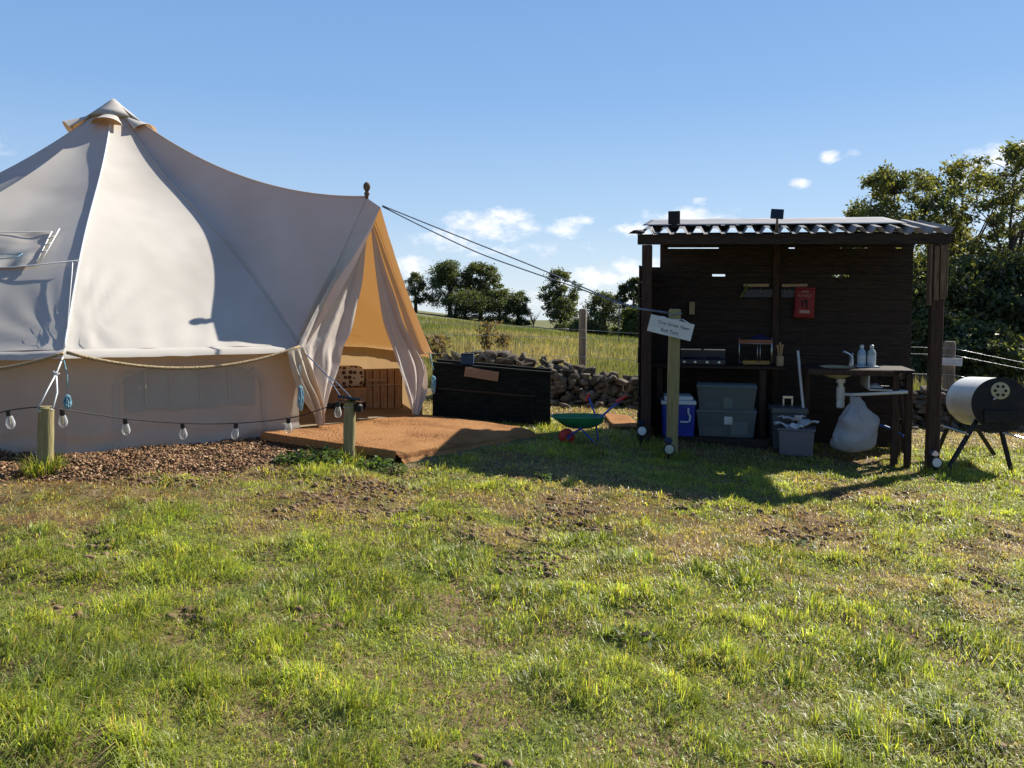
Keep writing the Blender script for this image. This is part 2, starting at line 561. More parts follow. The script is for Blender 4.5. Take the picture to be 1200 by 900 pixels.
sE = [seam(e, .06) for e in EV]            # E0 ... around the back ... E2
s1 = seam(E1, .06); sr = seam(DP, .30)
roof = MB()
edge_m = E0.lerp(E1, .5)
roof.grid(panel(sE[0], s1, folds=[(E0, 1.3, 30, .021, 0), (E1, .9, 20, .007, 1)]))
roof.grid(panel(sE[1], sE[0], nu=48, nv=70, folds=[(E0, 1.1, 22, .008, .5)], wr=.007))
for i in range(1, len(EV) - 1):
    if i == len(EV) - 2:
        roof.grid(panel(sE[i + 1], sE[i], nu=14, nv=20))
    else:
        roof.grid(panel(sE[i + 1], sE[i], nu=14, nv=20))
roof.grid(panel(s1, sr, nu=44, nv=56, bel=.10, folds=[(E1, 1.0, 16, .009, 0)], edge_sag=.06))
roof.grid(panel(sr, sE[-1], nu=30, nv=40, bel=.08, edge_sag=.05))
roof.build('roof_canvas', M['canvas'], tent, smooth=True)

# eave lip: the valance that flares out all round
lip = MB()
ring = [E1, E0] + EV[1:]
for i in range(len(ring) - 1):
    a, b = ring[i], ring[i + 1]
    rows = [[], [], []]
    nseg = 26
    for k in range(nseg + 1):
        u = k / nseg
        p = a.lerp(b, u); w = 4 * u * (1 - u)
        inward = Vector((TC.x - p.x, TC.y - p.y, 0)).normalized()
        wob = .008 * npfbm(p, 6, 2)
        rows[0].append(p + Vector((0, 0, .002)) + inward * .004)
        rows[1].append(p - inward * .055 - Vector((0, 0, .022 + wob)))
        rows[2].append(p - inward * .075 - Vector((0, 0, .065 + wob)))
    lip.grid(rows)
lip.build('eave_valance', M['canvas'], tent, smooth=True)

# wall
wall = MB()
WALLP = []
for i in range(len(ring) - 1):
    a, b = ring[i], ring[i + 1]
    front = i < 3
    nu, nv = (60, 26) if front else (14, 8)
    rows = []
    for j in range(nv + 1):
        v = j / nv; row = []
        for k in range(nu + 1):
            u = k / nu
            p = a.lerp(b, u); w = 4 * u * (1 - u)
            inw = Vector((TC.x - p.x, TC.y - p.y, 0)).normalized()
            top = p + inw * .05; top.z -= .02
            zb = g1(p.x, p.y)
            out = -inw * (.05 * v * v)
            q = Vector((top.x + out.x, top.y + out.y, top.z + (zb - .02 - top.z) * v))
            q += -inw * (.018 * npfbm(q, 2.2, 4) + .010 * npfbm(Vector((q.x, q.y, q.z * .25)), 7, 6) + .012 * v * math.sin(q.z * 38 + 6 * npfbm(q, 1.5, 8)) * (1 if v > .75 else 0))
            row.append(q)
        rows.append(row)
    if i == 0: WALLP = rows
    wall.grid(rows)
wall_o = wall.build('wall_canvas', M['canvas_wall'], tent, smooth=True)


def wallpt(u, v, off=.004):
    """point on the front wall panel (u from E1 to E0)"""
    nr, nc = len(WALLP) - 1, len(WALLP[0]) - 1
    jf, kf = min(v * nr, nr - 1e-4), min(u * nc, nc - 1e-4)
    j, k = int(jf), int(kf); a, b = jf - j, kf - k
    p = WALLP[j][k].lerp(WALLP[j][k + 1], b).lerp(WALLP[j + 1][k].lerp(WALLP[j + 1][k + 1], b), a)
    inw = Vector((TC.x - p.x, TC.y - p.y, 0)).normalized()
    return p - inw * off


# zipped arched window in the front wall
win = MB()
rows = []
for j in range(13):
    v = .20 + .40 * j / 12
    half = .33
    rows.append([wallpt(.50 + half * (2 * i / 24 - 1) * .86, v + .012 * math.sin(i * .9), .006) for i in range(25)])
win.grid(rows)
wo = win.build('wall_window', M['mesh_window'], tent, smooth=True)
fr = MB()
pts = []
for i in range(41):
    t = i / 40
    if t < .25: u, v = .83, .93 - .56 * (t / .25)
    elif t > .75: u, v = .17, .37 + .56 * ((t - .75) / .25)
    else:
        a = (t - .25) / .5 * math.pi
        u, v = .5 + .33 * math.cos(a), .37 - .27 * math.sin(a)
    pts.append((u, v))
for k in range(len(pts) - 1):
    (u0, v0), (u1, v1) = pts[k], pts[k + 1]
    c = .94
    i0 = (.5 + (u0 - .5) * c, .6 + (v0 - .6) * c); i1 = (.5 + (u1 - .5) * c, .6 + (v1 - .6) * c)
    fr.add([wallpt(u0, v0, .005), wallpt(u1, v1, .005), wallpt(*i1, .009), wallpt(*i0, .009)], [(0, 1, 2, 3)])
for k in (.34, .47, .60, .70):
    fr.grid([[wallpt(k - .005, .2 + .03 * q, .010) for q in range(12)], [wallpt(k + .005, .2 + .03 * q, .010) for q in range(12)]])
fr.build('window_frame', M['canvas_wall'], wo, smooth=True)

# seams of the roof (webbing ropes)
for nm, sfun, m, r0 in (('seam_rope', sE[0], 'rope_white', .009), ('seam_rope', s1, 'canvas', .011), ('seam_rope', sr, 'canvas', .010)):
    q = MB(); pts = []
    for k in range(60):
        v = .03 + .965 * k / 59
        p = sfun(v)
        inw = Vector((TC.x - p.x, TC.y - p.y, 0)).normalized()
        pts.append(p + (Vector((-inw.x, -inw.y, 1.2)).normalized()) * (.006))
    q.tube(pts, r0, 6).build(nm, M[m], tent, smooth=True)

# apex cap and vents
cap = MB()
for k in range(14):
    pass
prof = [(.30, -.235), (.20, -.15), (.11, -.075), (.055, -.025), (.012, .012)]
cap.lathe([(r, z) for r, z in prof], 22, Matrix.Translation(APEX + Vector((0, 0, .02))))
cap.build('apex_cap', M['canvas'], tent, smooth=True)


def roofpt(ang, d):
    """a point on the roof cone d metres along the slope from the apex in direction ang"""
    e = Vector((TC.x + RT * math.cos(ang), TC.y + RT * math.sin(ang), .97))
    dirv = (e - APEX).normalized()
    return APEX + dirv * d - Vector((0, 0, .02)), dirv


for pa in (-72, -150, -18, 60):
    a = R(pa)
    top, dv = roofpt(a, .22); bot, _ = roofpt(a, .60)
    sd = Vector((-math.sin(a), math.cos(a), 0)); up = sd.cross(dv); up = up if up.z > 0 else -up
    vm = MB(); rows = []
    for j in range(9):
        t = j / 8
        c = top.lerp(bot, t); row = []
        hw = .05 + .125 * t; hh = .01 + .105 * t ** 1.3
        for i in range(13):
            th = math.pi * i / 12
            row.append(c + sd * (hw * math.cos(th)) + up * (hh * math.sin(th) - .01))
        rows.append(row)
    vm.grid(rows)
    v_o = vm.build('roof_vent', M['canvas'], tent, smooth=True)
    ms = MB()
    c = top.lerp(bot, .86); hw = .05 + .125 * .86; hh = .01 + .105 * .86 ** 1.3
    arc = [c + sd * (hw * .98 * math.cos(math.pi * i / 12)) + up * (hh * .97 * math.sin(math.pi * i / 12) - .012) for i in range(13)]
    ms.add([c] + arc, [(0, i + 1, i + 2) for i in range(12)])
    ms.build('vent_mesh', M['pine'], v_o)

# doorway canopy strips
CT = PL(447, 243, E1 + dn * .21, dn)
for side, e, m in ((0, E1, 'canvas'), (1, E2, 'canvas')):
    st = MB(); rows = []
    for j in range(31):
        t = j / 30
        a = DP.lerp(e, t) - dn * .012
        mid = (E1 + E2) / 2
        o0 = CT - DP
        wdt = (1 - t) + (.35 if side == 0 else .75) * t
        b = a + dn * (.21 * wdt) + Vector((0, 0, o0.z * (1 - t) - .02 * t)) + (ddir * ((.05 if side == 0 else -.03) * 4 * t * (1 - t)) - Vector((0, 0, .04 * 4 * t * (1 - t))))
        row = []
        for k in range(6):
            q = a.lerp(b, k / 5); row.append(q + ddir * (.006 * npfbm(q, 7, 3)))
        rows.append(row)
    st.grid(rows)
    st.build('door_canopy', M[m], tent, smooth=True)

# door panels and curtains
def interp(pts, t):
    n = len(pts) - 1; f = min(t * n, n - 1e-6); i = int(f); a = f - i
    p0 = pts[max(i - 1, 0)]; p1 = pts[i]; p2 = pts[i + 1]; p3 = pts[min(i + 2, n)]
    return tuple(.5 * (2 * b + (c - a_) * a + (2 * a_ - 5 * b + 4 * c - d) * a * a + (-a_ + 3 * b - 3 * c + d) * a ** 3)
                 for a_, b, c, d in zip(p0, p1, p2, p3))


def drape(left, right, off0, off1, pleats, amp, nu, nv, seed, crump=.0):
    rows = []
    for j in range(nv + 1):
        t = j / nv
        l, r = interp(left, t), interp(right, t)
        row = []
        for i in range(nu + 1):
            u = i / nu
            px, py = l[0] + (r[0] - l[0]) * u, l[1] + (r[1] - l[1]) * u
            off = off0 + (off1 - off0) * t
            q = PL(px, py, E1 + dn * off, dn)
            ph = pleats * 2 * math.pi * (u ** 1.25) + 1.6 * math.sin(2.3 * t + seed) + 3.2 * npfbm(Vector((u * 1.5, t * 1.3, 0)), 1.2, seed)
            q = q + dn * (amp * min(1, t * 2.2) * math.sin(ph)) + dn * (crump * t * npfbm(Vector((u * 4.5 + .8 * t, t * 1.8, 0)), 1.3, seed + 2)) + dn * (crump * .22 * t * npfbm(Vector((u * 9, t * 5, 0)), 1.2, seed + 3))
            q += ddir * (crump * .4 * t * npfbm(Vector((u * 3, t * 3.5, 0)), 1, seed + 5))
            row.append(q)
        rows.append(row)
    return rows


lf_l = [(431, 258), (411, 292), (391, 325), (372, 358), (357, 387), (346, 414), (350, 440), (364, 474), (373, 497)]
lf_r = [(433, 257), (428, 291), (424, 330), (418, 358), (411, 385), (402, 405), (397, 430), (385, 463), (377, 497)]
MB().grid(drape(lf_l, lf_r, .02, .10, 2.2, .024, 70, 100, 1, .060)).build('door_curtain', M['curtain'], tent, smooth=True)
rf_l = [(434, 259), (437, 290), (442, 325), (448, 358), (453, 382), (462, 410), (469, 435), (476, 462), (482, 485)]
rf_r = [(436, 259), (444, 288), (453, 318), (463, 348), (472, 378), (490, 408), (502, 430), (500, 458), (488, 486)]
MB().grid(drape(rf_l, rf_r, .03, .12, 1.9, .024, 70, 100, 4, .060)).build('door_curtain', M['curtain'], tent, smooth=True)
# fixed front panels left and right of the opening
pl_l = [(430, 245), (398, 300), (372, 345), (352, 390), (350, 410)]
pl_r = [(433, 250), (420, 300), (405, 350), (385, 400), (372, 425)]
MB().grid(drape(pl_l, pl_r, -.02, -.02, 1.5, .012, 20, 40, 7)).build('door_panel', M['canvas'], tent, smooth=True)
pr_l = [(434, 252), (448, 300), (463, 345), (478, 390), (490, 416)]
pr_r = [(438, 247), (457, 300), (473, 345), (492, 392), (500, 414)]
MB().grid(drape(pr_l, pr_r, -.03, -.03, .8, .01, 14, 40, 8)).build('door_panel', M['canvas'], tent, smooth=True)

# bunched wall canvas rolled open beside the doorway
bl_l = [(337, 412), (343, 436), (354, 462), (366, 482), (372, 498)]
bl_r = [(356, 406), (366, 430), (374, 455), (380, 478), (378, 498)]
MB().grid(drape(bl_l, bl_r, .16, .14, 3, .03, 30, 40, 11, .05)).build('wall_flap', M['canvas_wall'], tent, smooth=True)

# poles, finial, floor
MB().lathe([(.014, -.03), (.018, 0), (.028, .014), (.029, .030), (.017, .042), (.020, .05), (.033, .07), (.038, .095), (.032, .122), (.018, .138), (.004, .144)], 16,
           Matrix.Translation(DP + Vector((0, 0, .012)))).build('finial', M['cheek'], tent, smooth=True)
MB().tube([(TC.x, TC.y, g1(TC.x, TC.y)), (TC.x, TC.y, APEX.z - .03)], .025, 10).build('centre_pole', M['silver'], tent, smooth='auto')
q = MB()
cs = [Vector((p.x, p.y, 0)) for p in ring]
cs = [p + (Vector((TC.x, TC.y, 0)) - p).normalized() * .06 for p in cs]
q.add([(TC.x, TC.y, -K * TC.x + .075)] + [(p.x, p.y, -K * p.x + .075) for p in cs], [(0, i + 1, i + 2) for i in range(len(cs) - 1)] + [(0, len(cs), 1)])
q.build('groundsheet', mat('groundsheet', (.16, .12, .08), (.22, .17, .11), nscale=4, rough=.8), tent)

# stitched roof window flap on the left panel, with its ties
def lp(px, py, off=.012):
    """point on the left roof panel: rows map to the distance from the apex, columns to the distance from the white seam"""
    v = (py - 119) / (410 - 119)
    ud = (133 - 58 * v - px) / (335 * v)
    a = sE[0](v).lerp(sE[1](v), ud); w = 4 * ud * (1 - ud)
    inw = Vector((TC.x - a.x, TC.y - a.y, 0)).normalized()
    a = a + (inw * .6 - Vector((0, 0, .8))) * (.05 * w * math.sin(math.pi * v ** 1.3) ** .8)
    return a + Vector((-inw.x, -inw.y, 1)).normalized() * (off + .012)


pk = MB()
rows = []
for j in range(17):
    t = j / 16
    row = []
    for i in range(25):
        u = i / 24
        px = -130 + (46 - 16 * t + 130) * u; py = 310 + 36 * t
        row.append(lp(px, py, .018 + .010 * math.sin(u * 26 + t * 5) * t + .014 * npfbm(Vector((u * 3, t * 2, 0)), 2, 2)))
    rows.append(row)
pk.grid(rows)
fl = pk.build('roof_flap', M['canvas'], tent, smooth=True)
q = MB()
q.tube([lp(-130, 309, .03), lp(-40, 310, .03), lp(46, 311, .03)], .005, 6)
q.tube([lp(-130, 349, .02), lp(0, 347, .02), lp(90, 345, .02)], .005, 6)
q.tube([lp(46, 311, .03), lp(30, 344, .028)], .006, 6)
q.tube([lp(57, 308, .03), lp(36, 344, .028)], .006, 6)
for k in range(3):
    t = .25 + .22 * k
    q.tube([lp(46 - 16 * t, 311 + 33 * t, .03), lp(57 - 21 * t, 308 + 36 * t, .03)], .005, 5)
q.tube([lp(80, 346, .02), lp(80, 358, .02), lp(78, 398, .02)], .005, 5)
q.build('flap_tie', M['rope_white'], fl, smooth=True)
q = MB()
q.tube([lp(-20, 336, .05), lp(0, 337, .055), lp(10, 336, .05), lp(4, 340, .05), lp(-20, 341, .05)], .005, 6)
q.build('toggle_cord', M['rope_blue'], fl, smooth=True)

# ================================================================== DECK
DA, DB, DCc = G(308, 507, .10), G(466, 529, .10), G(622, 501, .10)
DD = DA + (DCc - DB)
deck = empty('entrance_deck', ((DA.x + DCc.x) / 2, (DA.y + DCc.y) / 2, g1((DA.x + DCc.x) / 2, (DA.y + DCc.y) / 2)),
             'low wooden step in front of the tent door, covered in orange coir matting', 'deck')


def dk(u, v, z):
    """u along A->B, v along B->C; z above the sloping ground"""
    p = DA + (DB - DA) * u + (DCc - DB) * v
    return Vector((p.x, p.y, -K * p.x + z))


mtop = MB(); rows = []
nu, nv = 60, 90
for i in range(nu + 9):
    row = []
    for j in range(nv + 1):
        v = j / nv
        if i <= nu:
            u = i / nu
            p = dk(u, v, .10)
            p.z += .006 * npfbm(p, 5, 1) + .010 * npfbm(p, 1.6, 2) - .025 * max(0, u - .9) / .1 * (1 if True else 0)
        else:
            k = (i - nu) / 8
            p = dk(1 + .03 * math.sin(k * 1.6) + .05 * k, v, .075 - .165 * k ** 1.2)
            p += Vector((.03 * npfbm(p, 4, 3), -.02 * npfbm(p, 4, 5), 0))
        row.append(p)
    rows.append(row)
mtop.grid(rows)
# thickness skirt along the near edge
mtop.grid([[dk(i / nu, -.010 + .006 * npfbm(Vector((i * .3, 0, 0)), 1, 1), .103 - .016 * k) for i in range(nu + 1)] for k in range(5)])
mato = mtop.build('coir_mat', M['coir'], deck, smooth=True)
COIR_PILE = True
fr = MB()
fr.add([dk(.0, .02, .05), dk(.96, .02, .05), dk(.96, .985, .05), dk(0, .985, .05), dk(0, .02, .066), dk(.96, .02, .066), dk(.96, .985, .066), dk(0, .985, .066)],
       [(0, 3, 2, 1), (4, 5, 6, 7), (0, 1, 5, 4), (1, 2, 6, 5), (2, 3, 7, 6), (3, 0, 4, 7)])
for v in (.03, .35, .68, .97):
    fr.beam(dk(.02, v, .01), dk(.95, v, .01), .05, .078)
fr.build('deck_frame', M['cheek'], deck)

# a second scrap of matting leading to the kitchen shelter
q = MB()
mA, mB = G(716, 500), G(752, 512)
rows = []
for i in range(13):
    rows.append([Vector((mA.x + .32 * i / 12 + .0 * j, mA.y - .28 + 1.1 * j / 12, 0)) for j in range(13)])
for r_ in rows:
    for v in r_:
        v.z = g1(v.x, v.y) + .035
q.grid(rows)
o = q.build('path_mat', M['coir'], None, smooth=True, solid=.02)
tag(o, 'small strip of orange coir matting on the ground left of the dark shelter', 'mat')

# ================================================================== STUMP POSTS + GUYS
def wood_post(name, base, top, r, label, group, m='post', cham=.012, n=14):
    e = empty(name, base, label, 'post', group=group)
    d = top - base
    q = MB()
    pts = [base - d.normalized() * .06] + [base + d * t for t in (0, .2, .4, .6, .8)] + [top - d.normalized() * cham, top]
    rr = [r * (1.0 + .03 * math.sin(i * 2.1)) for i in range(len(pts))]; rr[-1] = r - cham
    q.tube(pts, rr, n)
    q.build('shaft', M[m], e, smooth='auto')
    return e


b1 = G(53, 553); b1.z = g1(b1.x, b1.y); t1 = P(54, 476, b1.y)
post1 = wood_post('guy_post', b1, t1, .052, 'short timber stump with white cord looped over it beside the tent wall', 'timber guy posts')
b2 = G(409, 539); b2.z = g1(b2.x, b2.y); t2 = P(410, 470, b2.y)
post2 = wood_post('guy_post', b2, t2, .050, 'short round timber stump capped by a dark solar panel, in front of the orange mat', 'timber guy posts')
b3 = G(787, 533); b3.z = g1(b3.x, b3.y); t3 = P(791, 362, b3.y)
post3 = wood_post('guy_post', b3, t3, .058, 'tall timber post carrying the tilted pale name board', 'timber guy posts')

# solar light strapped to post 2
sl = empty('solar_lamp', t2, 'small black solar lamp with tilted panel strapped on the stump by the orange mat', 'solar lamp')
mx = Matrix.Translation(t2 + Vector((.01, -.02, .022))) @ Matrix.Rotation(R(9), 4, 'Y') @ Matrix.Rotation(R(-12), 4, 'X')
MB().box(-.095, .095, -.07, .07, -.011, .011, mx).build('solar_panel', M['panel'], sl, bevel=.003)
MB().lathe([(.034, 0), (.036, .05), (.02, .065)], 14, Matrix.Translation(t2 + Vector((.075, -.02, -.085)))).build('lamp_head', M['black_metal'], sl, smooth='auto')
q = MB(); q.tube([t2 + Vector((.055 * math.cos(a), .055 * math.sin(a), -.05)) for a in np.linspace(0, 6.283, 18)], .004, 5)
q.build('strap', M['silver'], sl, smooth=True)


def hank(name, p, h, label, m='rope_blue'):
    q = MB()
    for k in range(6):
        a = random.random() * 6.28; w = .016 + .012 * random.random()
        loop = [p + Vector((w * math.sin(t) * math.cos(a) + .006 * math.sin(3 * t + k), w * math.sin(t) * math.sin(a), -h / 2 + h / 2 * math.cos(t) * (.85 + .25 * random.random()))) for t in np.linspace(0, 6.283, 15)]
        q.tube(loop, .0048, 5)
    q.tube([p + Vector((.016 * math.cos(t), .016 * math.sin(t), -.02 + .001 * t)) for t in np.linspace(0, 12.5, 20)], .005, 5)
    return q


# guy of E0
ge0 = E0 + Vector((.02, -.05, -.05))
q = MB()
knot = P(66, 438, 5.8)
q.tube([ge0, P(70, 428, 5.9), knot], .006, 6)
q.tube([knot, P(56, 456, 5.65), t1 + Vector((-.05, -.01, -.012))], .006, 6)
q.tube([knot, P(67, 460, 5.65), t1 + Vector((.052, -.01, -.02))], .006, 6)
q.tube([t1 + Vector((-.05, -.01, -.012)), t1 + Vector((-.02, -.055, -.03)), t1 + Vector((.052, -.01, -.02))], .006, 6)
for k in range(4):
    q.tube([knot + Vector((.02 * math.sin(k * 2), -.01, .012 * math.cos(k * 2))), knot + Vector((-.02 * math.cos(k), -.012, -.014 * math.sin(k))), knot + Vector((.025 * math.cos(k * 1.3), 0, .02 * math.sin(k)))], .006, 5)
o = q.build('guy_line', M['rope_white'], None, smooth=True)
tag(o, 'white cord from the tent eave knotted down to the left timber stump', 'cord')
q = hank('cord_hank', P(79, 463, 6.0), .11, '')
q.tube([ge0, P(79, 440, 6.0), P(79, 456, 6.0)], .004, 5)
tag(q.build('cord_hank', M['rope_blue'], None, smooth=True), 'bunched blue cord hanging from the eave right above a bulb at the left stump', 'cord hank', 'blue cord hanks')
q = hank('cord_hank', P(352, 453, 7.3), .22, '')
q.tube([E1 + Vector((0, -.06, -.05)), P(351, 430, 7.3), P(352, 445, 7.3)], .005, 5)
tag(q.build('cord_hank', M['rope_blue'], None, smooth=True), 'long blue cord bundle hanging at the tent corner left of the doorway curtains', 'cord hank', 'blue cord hanks')
q = hank('cord_hank', P(508, 441, 8.8), .19, '')
q.tube([E2 + dn * .1, P(506, 424, 8.8), P(508, 434, 8.8)], .005, 5)
tag(q.build('cord_hank', M['rope_blue'], None, smooth=True), 'pale blue cord loop hanging between the right door curtain and the black box', 'cord hank', 'blue cord hanks')
# guy of E1 to post 2
q = MB()
ge1 = E1 + Vector((.02, -.06, -.03))
k1 = P(383, 440, 7.05)
q.tube([ge1, P(366, 422, 7.3), k1], .006, 6)
q.tube([k1, t2 + Vector((-.05, .0, -.006))], .005, 6); q.tube([k1, P(392, 446, 6.95), t2 + Vector((.035, .01, .0))], .005, 6)
q.build('guy_line', M['rope_dark'], None, smooth=True)
o = bpy.data.objects[-1] if False else [x for x in col.objects if x.name.startswith('guy_line')][-1]
tag(o, 'dark doubled cord from the tent corner by the curtains to the capped stump', 'cord')
# natural rope swags on the eaves
q = MB(); q.tube(sag(P(78, 413, 6.0), P(351, 406, 7.4), .16, 24), .0135, 8)
tag(q.build('rope_swag', M['rope_natural'], None, smooth=True), 'thick natural rope drooping below the eave between the two tent corners in view', 'rope', 'natural rope swags')
q = MB(); q.tube(sag(P(-190, 420, 5.85), P(74, 414, 6.0), .13, 24), .0125, 8)
tag(q.build('rope_swag', M['rope_natural'], None, smooth=True), 'thick rope drooping along the tent wall left of the white cord', 'rope', 'natural rope swags')
# long guy to post 3
q = MB()
js = P(716, 352, 7.78); a0 = CT + Vector((.0, 0, .0))
pa = [P(x, y, 8.04 + (7.78 - 8.04) * (x - 447) / 269) for x, y in ((448, 241), (500, 262), (560, 286), (620, 310), (670, 331), (716, 351))]
pb = [P(x, y, 8.04 + (7.78 - 8.04) * (x - 447) / 269) for x, y in ((448, 242), (500, 268), (560, 296), (620, 318), (670, 335), (716, 352))]
pb = [Vector(interp([tuple(p) for p in pb], t / 30)) for t in range(31)]
pa = [Vector(interp([tuple(p) for p in pa], t / 30)) for t in range(31)]
q.tube(pa, .0065, 6); q.tube(pb, .0065, 6)
q.tube([js, P(750, 362, 7.74), t3 + Vector((-.055, 0, -.04))], .010, 6)
q.tube([t3 + Vector((.06 * math.cos(a), .06 * math.sin(a), -.05 - .01 * math.sin(a * 2))) for a in np.linspace(0, 6.283, 18)], .008, 5)
q.tube([P(726, 347, 7.75), P(726, 374, 7.75), P(725, 398, 7.76)], .004, 5)
tag(q.build('ridge_guy_rope', M['rope_dark'], None, smooth=True), 'long doubled guy rope running from the tent ridge to the post with the name board', 'rope')

# name board on post 3
bc = P(786, 384, b3.y - .09)
xd = Vector((1, -.12, -.245)).normalized()
mxs = facing(bc, xd, (0, 0, 1))
sg = empty('name_board', bc, 'tilted pale blue painted board with hand lettering hung on the tall post', 'sign')
q = MB(); q.box(-.212, .212, -.083, .083, -.007, .007, mxs)
brd = q.build('board', M['sign_board'], sg, bevel=.002)
text('One Great View', .046, mxs @ Matrix.Translation((.02, .028, .0078)), M['ink'], sg)
text('Bell Tent', .048, mxs @ Matrix.Translation((.0, -.040, .0078)), M['ink'], sg)
q = MB(); q.tube([mxs @ Vector((-.19, .065, .004)), mxs @ Vector((-.09, .085, .0)), t3 + Vector((-.066, -.02, -.10)), t3 + Vector((-.03, -.07, -.105)), t3 + Vector((.03, -.07, -.105)), t3 + Vector((.066, -.02, -.10)), mxs @ Vector((.1, .10, .0)), mxs @ Vector((.19, .07, .004))], .006, 6)
q.build('hanging_cord', M['rope_white'], sg, smooth=True)

# ================================================================== STRING LIGHTS
strg = empty('string_lights', (P(200, 500, 6.3).x, 6.3, .2), 'black cable of clear festoon bulbs strung low along the tent wall', 'string lights')
cpts = [(-120, 478, 5.75), (-40, 492, 5.7), (10, 481, 5.65), (45, 477, 5.55), (62, 478, 5.55), (74, 480, 5.7), (147, 490.5, 6.05), (214, 496, 6.35), (277, 496, 6.6), (338, 490, 6.75), (375, 480, 6.72), (398, 470, 6.66), (405, 467, 6.62)]
cw = [P(*p) for p in cpts]
fine = [Vector(interp([tuple(c) for c in cw], i / 96)) for i in range(97)]
MB().tube(fine, .0045, 6).build('cable', M['cable'], strg, smooth=True)
bulb0 = None
for (px, py, Y) in [(10, 481, 5.65), (73, 480, 5.7), (147, 490.5, 6.05), (214, 496, 6.35), (277, 496, 6.6), (338, 490, 6.75), (396, 471, 6.66)]:
    p = P(px, py, Y)
    if bulb0 is None:
        hb = bpy.data.objects.new('bulb', None)
        q = MB().lathe([(.004, -.036), (.017, -.040), (.022, -.055), (.030, -.085), (.031, -.100), (.024, -.122), (.010, -.134), (.001, -.136)], 16)
        gb = q.build('bulb', M['glass'], strg, smooth=True, local=True)
        sk = MB().lathe([(.010, .004), (.017, .0), (.0185, -.018), (.0185, -.040), (.014, -.044)], 14).build('socket', M['cable'], gb, smooth='auto', local=True)
        fi = MB(); fi.tube([(0, 0, -.045), (0, 0, -.075), (.006, 0, -.09), (-.006, 0, -.10), (0, 0, -.112)], .0028, 5)
        fi.build('filament', M['filament'], gb, smooth=True, local=True)
        bulb0 = gb; o = gb
    else:
        o = copy_tree(bulb0, strg)
    o.location = strg.matrix_basis.inverted() @ p
    o.rotation_euler = (random.uniform(-.12, .12), random.uniform(-.15, .15), random.random() * 6)

# ================================================================== INSIDE THE TENT
# slatted wooden cabinet seen through the doorway
cb = P(450, 486, 9.25)
rz = math.atan2(ddir.y, ddir.x) - R(38)
cab = empty('slatted_cabinet', (cb.x, cb.y, .1), 'brown plank cabinet with a pale shelf inside the tent doorway', 'cabinet', rz=rz)
mc = cab.matrix_basis
q = MB()
for i in range(5):
    q.box(-.21 + .085 * i, -.21 + .085 * i + .076, -.015, .015, -.03, .52 + .008 * math.sin(i * 3), mc)
q.build('plank_front', M['pine'], cab, bevel=.003)
q = MB(); q.box(-.22, .22, .02, .34, -.02, .50, mc); q.build('carcass', M['dark_post'], cab)
q = MB(); q.box(-.20, 0.02, -.05, -.017, .385, .41, mc); q.box(-.2, .21, -.028, -.016, .33, .345, mc); q.build('rail', M['pale_wood'], cab, bevel=.002)
# low wooden bench with the cushion
bb = P(398, 492, 8.95)
bench = empty('low_bench', (bb.x, bb.y, .12), 'low orange-brown wooden bench just inside the tent behind the left curtain', 'bench', rz=rz)
mb_ = bench.matrix_basis
q = MB(); q.box(-.35, .30, -.02, .45, .14, .30, mb_); q.build('seat_box', M['pine'], bench, bevel=.004)
q = MB(); q.box(-.33, .28, 0, .42, -.03, .135, mb_); q.build('plinth', M['dark_post'], bench)
cm = bpy.data.materials.new('spotted_cloth'); t, N, L = nt(cm)
out = N.new('ShaderNodeOutputMaterial'); bs = N.new('ShaderNodeBsdfPrincipled'); bs.inputs['Roughness'].default_value = .9
tcn = N.new('ShaderNodeTexCoord'); vo = N.new('ShaderNodeTexVoronoi'); vo.inputs['Scale'].default_value = 17; vo.inputs['Randomness'].default_value = .35
L.new(tcn.outputs['Object'], vo.inputs[0])
r1 = N.new('ShaderNodeValToRGB'); r1.color_ramp.interpolation = 'CONSTANT'
r1.color_ramp.elements[0].color = (.09, .045, .03, 1); r1.color_ramp.elements[1].position = .40; r1.color_ramp.elements[1].color = (.62, .52, .36, 1)
L.new(vo.outputs['Distance'], r1.inputs[0]); L.new(r1.outputs[0], bs.inputs[0]); L.new(bs.outputs[0], out.inputs[0])
q = MB(); rows = []
for j in range(13):
    th = math.pi * j / 12
    rows.append([])
    for i in range(25):
        ph = 2 * math.pi * i / 24
        sx = lambda c, e: math.copysign(abs(c) ** e, c)
        rows[-1].append(mb_ @ Vector((.10 + .20 * sx(math.cos(ph), .45) * sx(math.sin(th), .4), .20 + .11 * sx(math.sin(ph), .6) * sx(math.sin(th), .5), .425 + .125 * sx(math.cos(th), .6))))
q.grid(rows)
o = q.build('cushion', cm, None, smooth=True)
tag(o, 'cream cushion with dark spots resting on the bench inside the tent', 'cushion')

# ================================================================== BLACK BOX + SIGN + TIN
xr = G(645, 501); xl_ = P(509, 489, xr.y + .05)
bd = Vector((xr.x - xl_.x, xr.y - xl_.y, 0)); BL = bd.length; brz = math.atan2(bd.y, bd.x)
bx = empty('timber_trough', (xl_.x, xl_.y, xl_.z), 'long black timber trough of wide boards beside the orange mat', 'trough', rz=brz)
mt_ = bx.matrix_basis
slp = (xr.z - xl_.z) / BL
shear = Matrix.Identity(4); shear[2][0] = slp
mt2 = mt_ @ shear
H_ = .61
q = MB(); q.box(0, BL - .17, .002, .024, .02, .327, mt2); q.build('front_board', M['black_wood'], bx, bevel=.003)
q = MB(); q.box(0, BL - .17, 0, .022, .332, H_ - .002, mt2)
q.build('front_board', M['black_wood'], bx, bevel=.003)
q = MB(); q.box(.03, BL - .17, -.018, -.001, .335, .350, mt2); q.build('gap_light_strip', M['dark_post'], bx, bevel=.002)  # added lighter brown strip, stands in for the lit line at the board gap
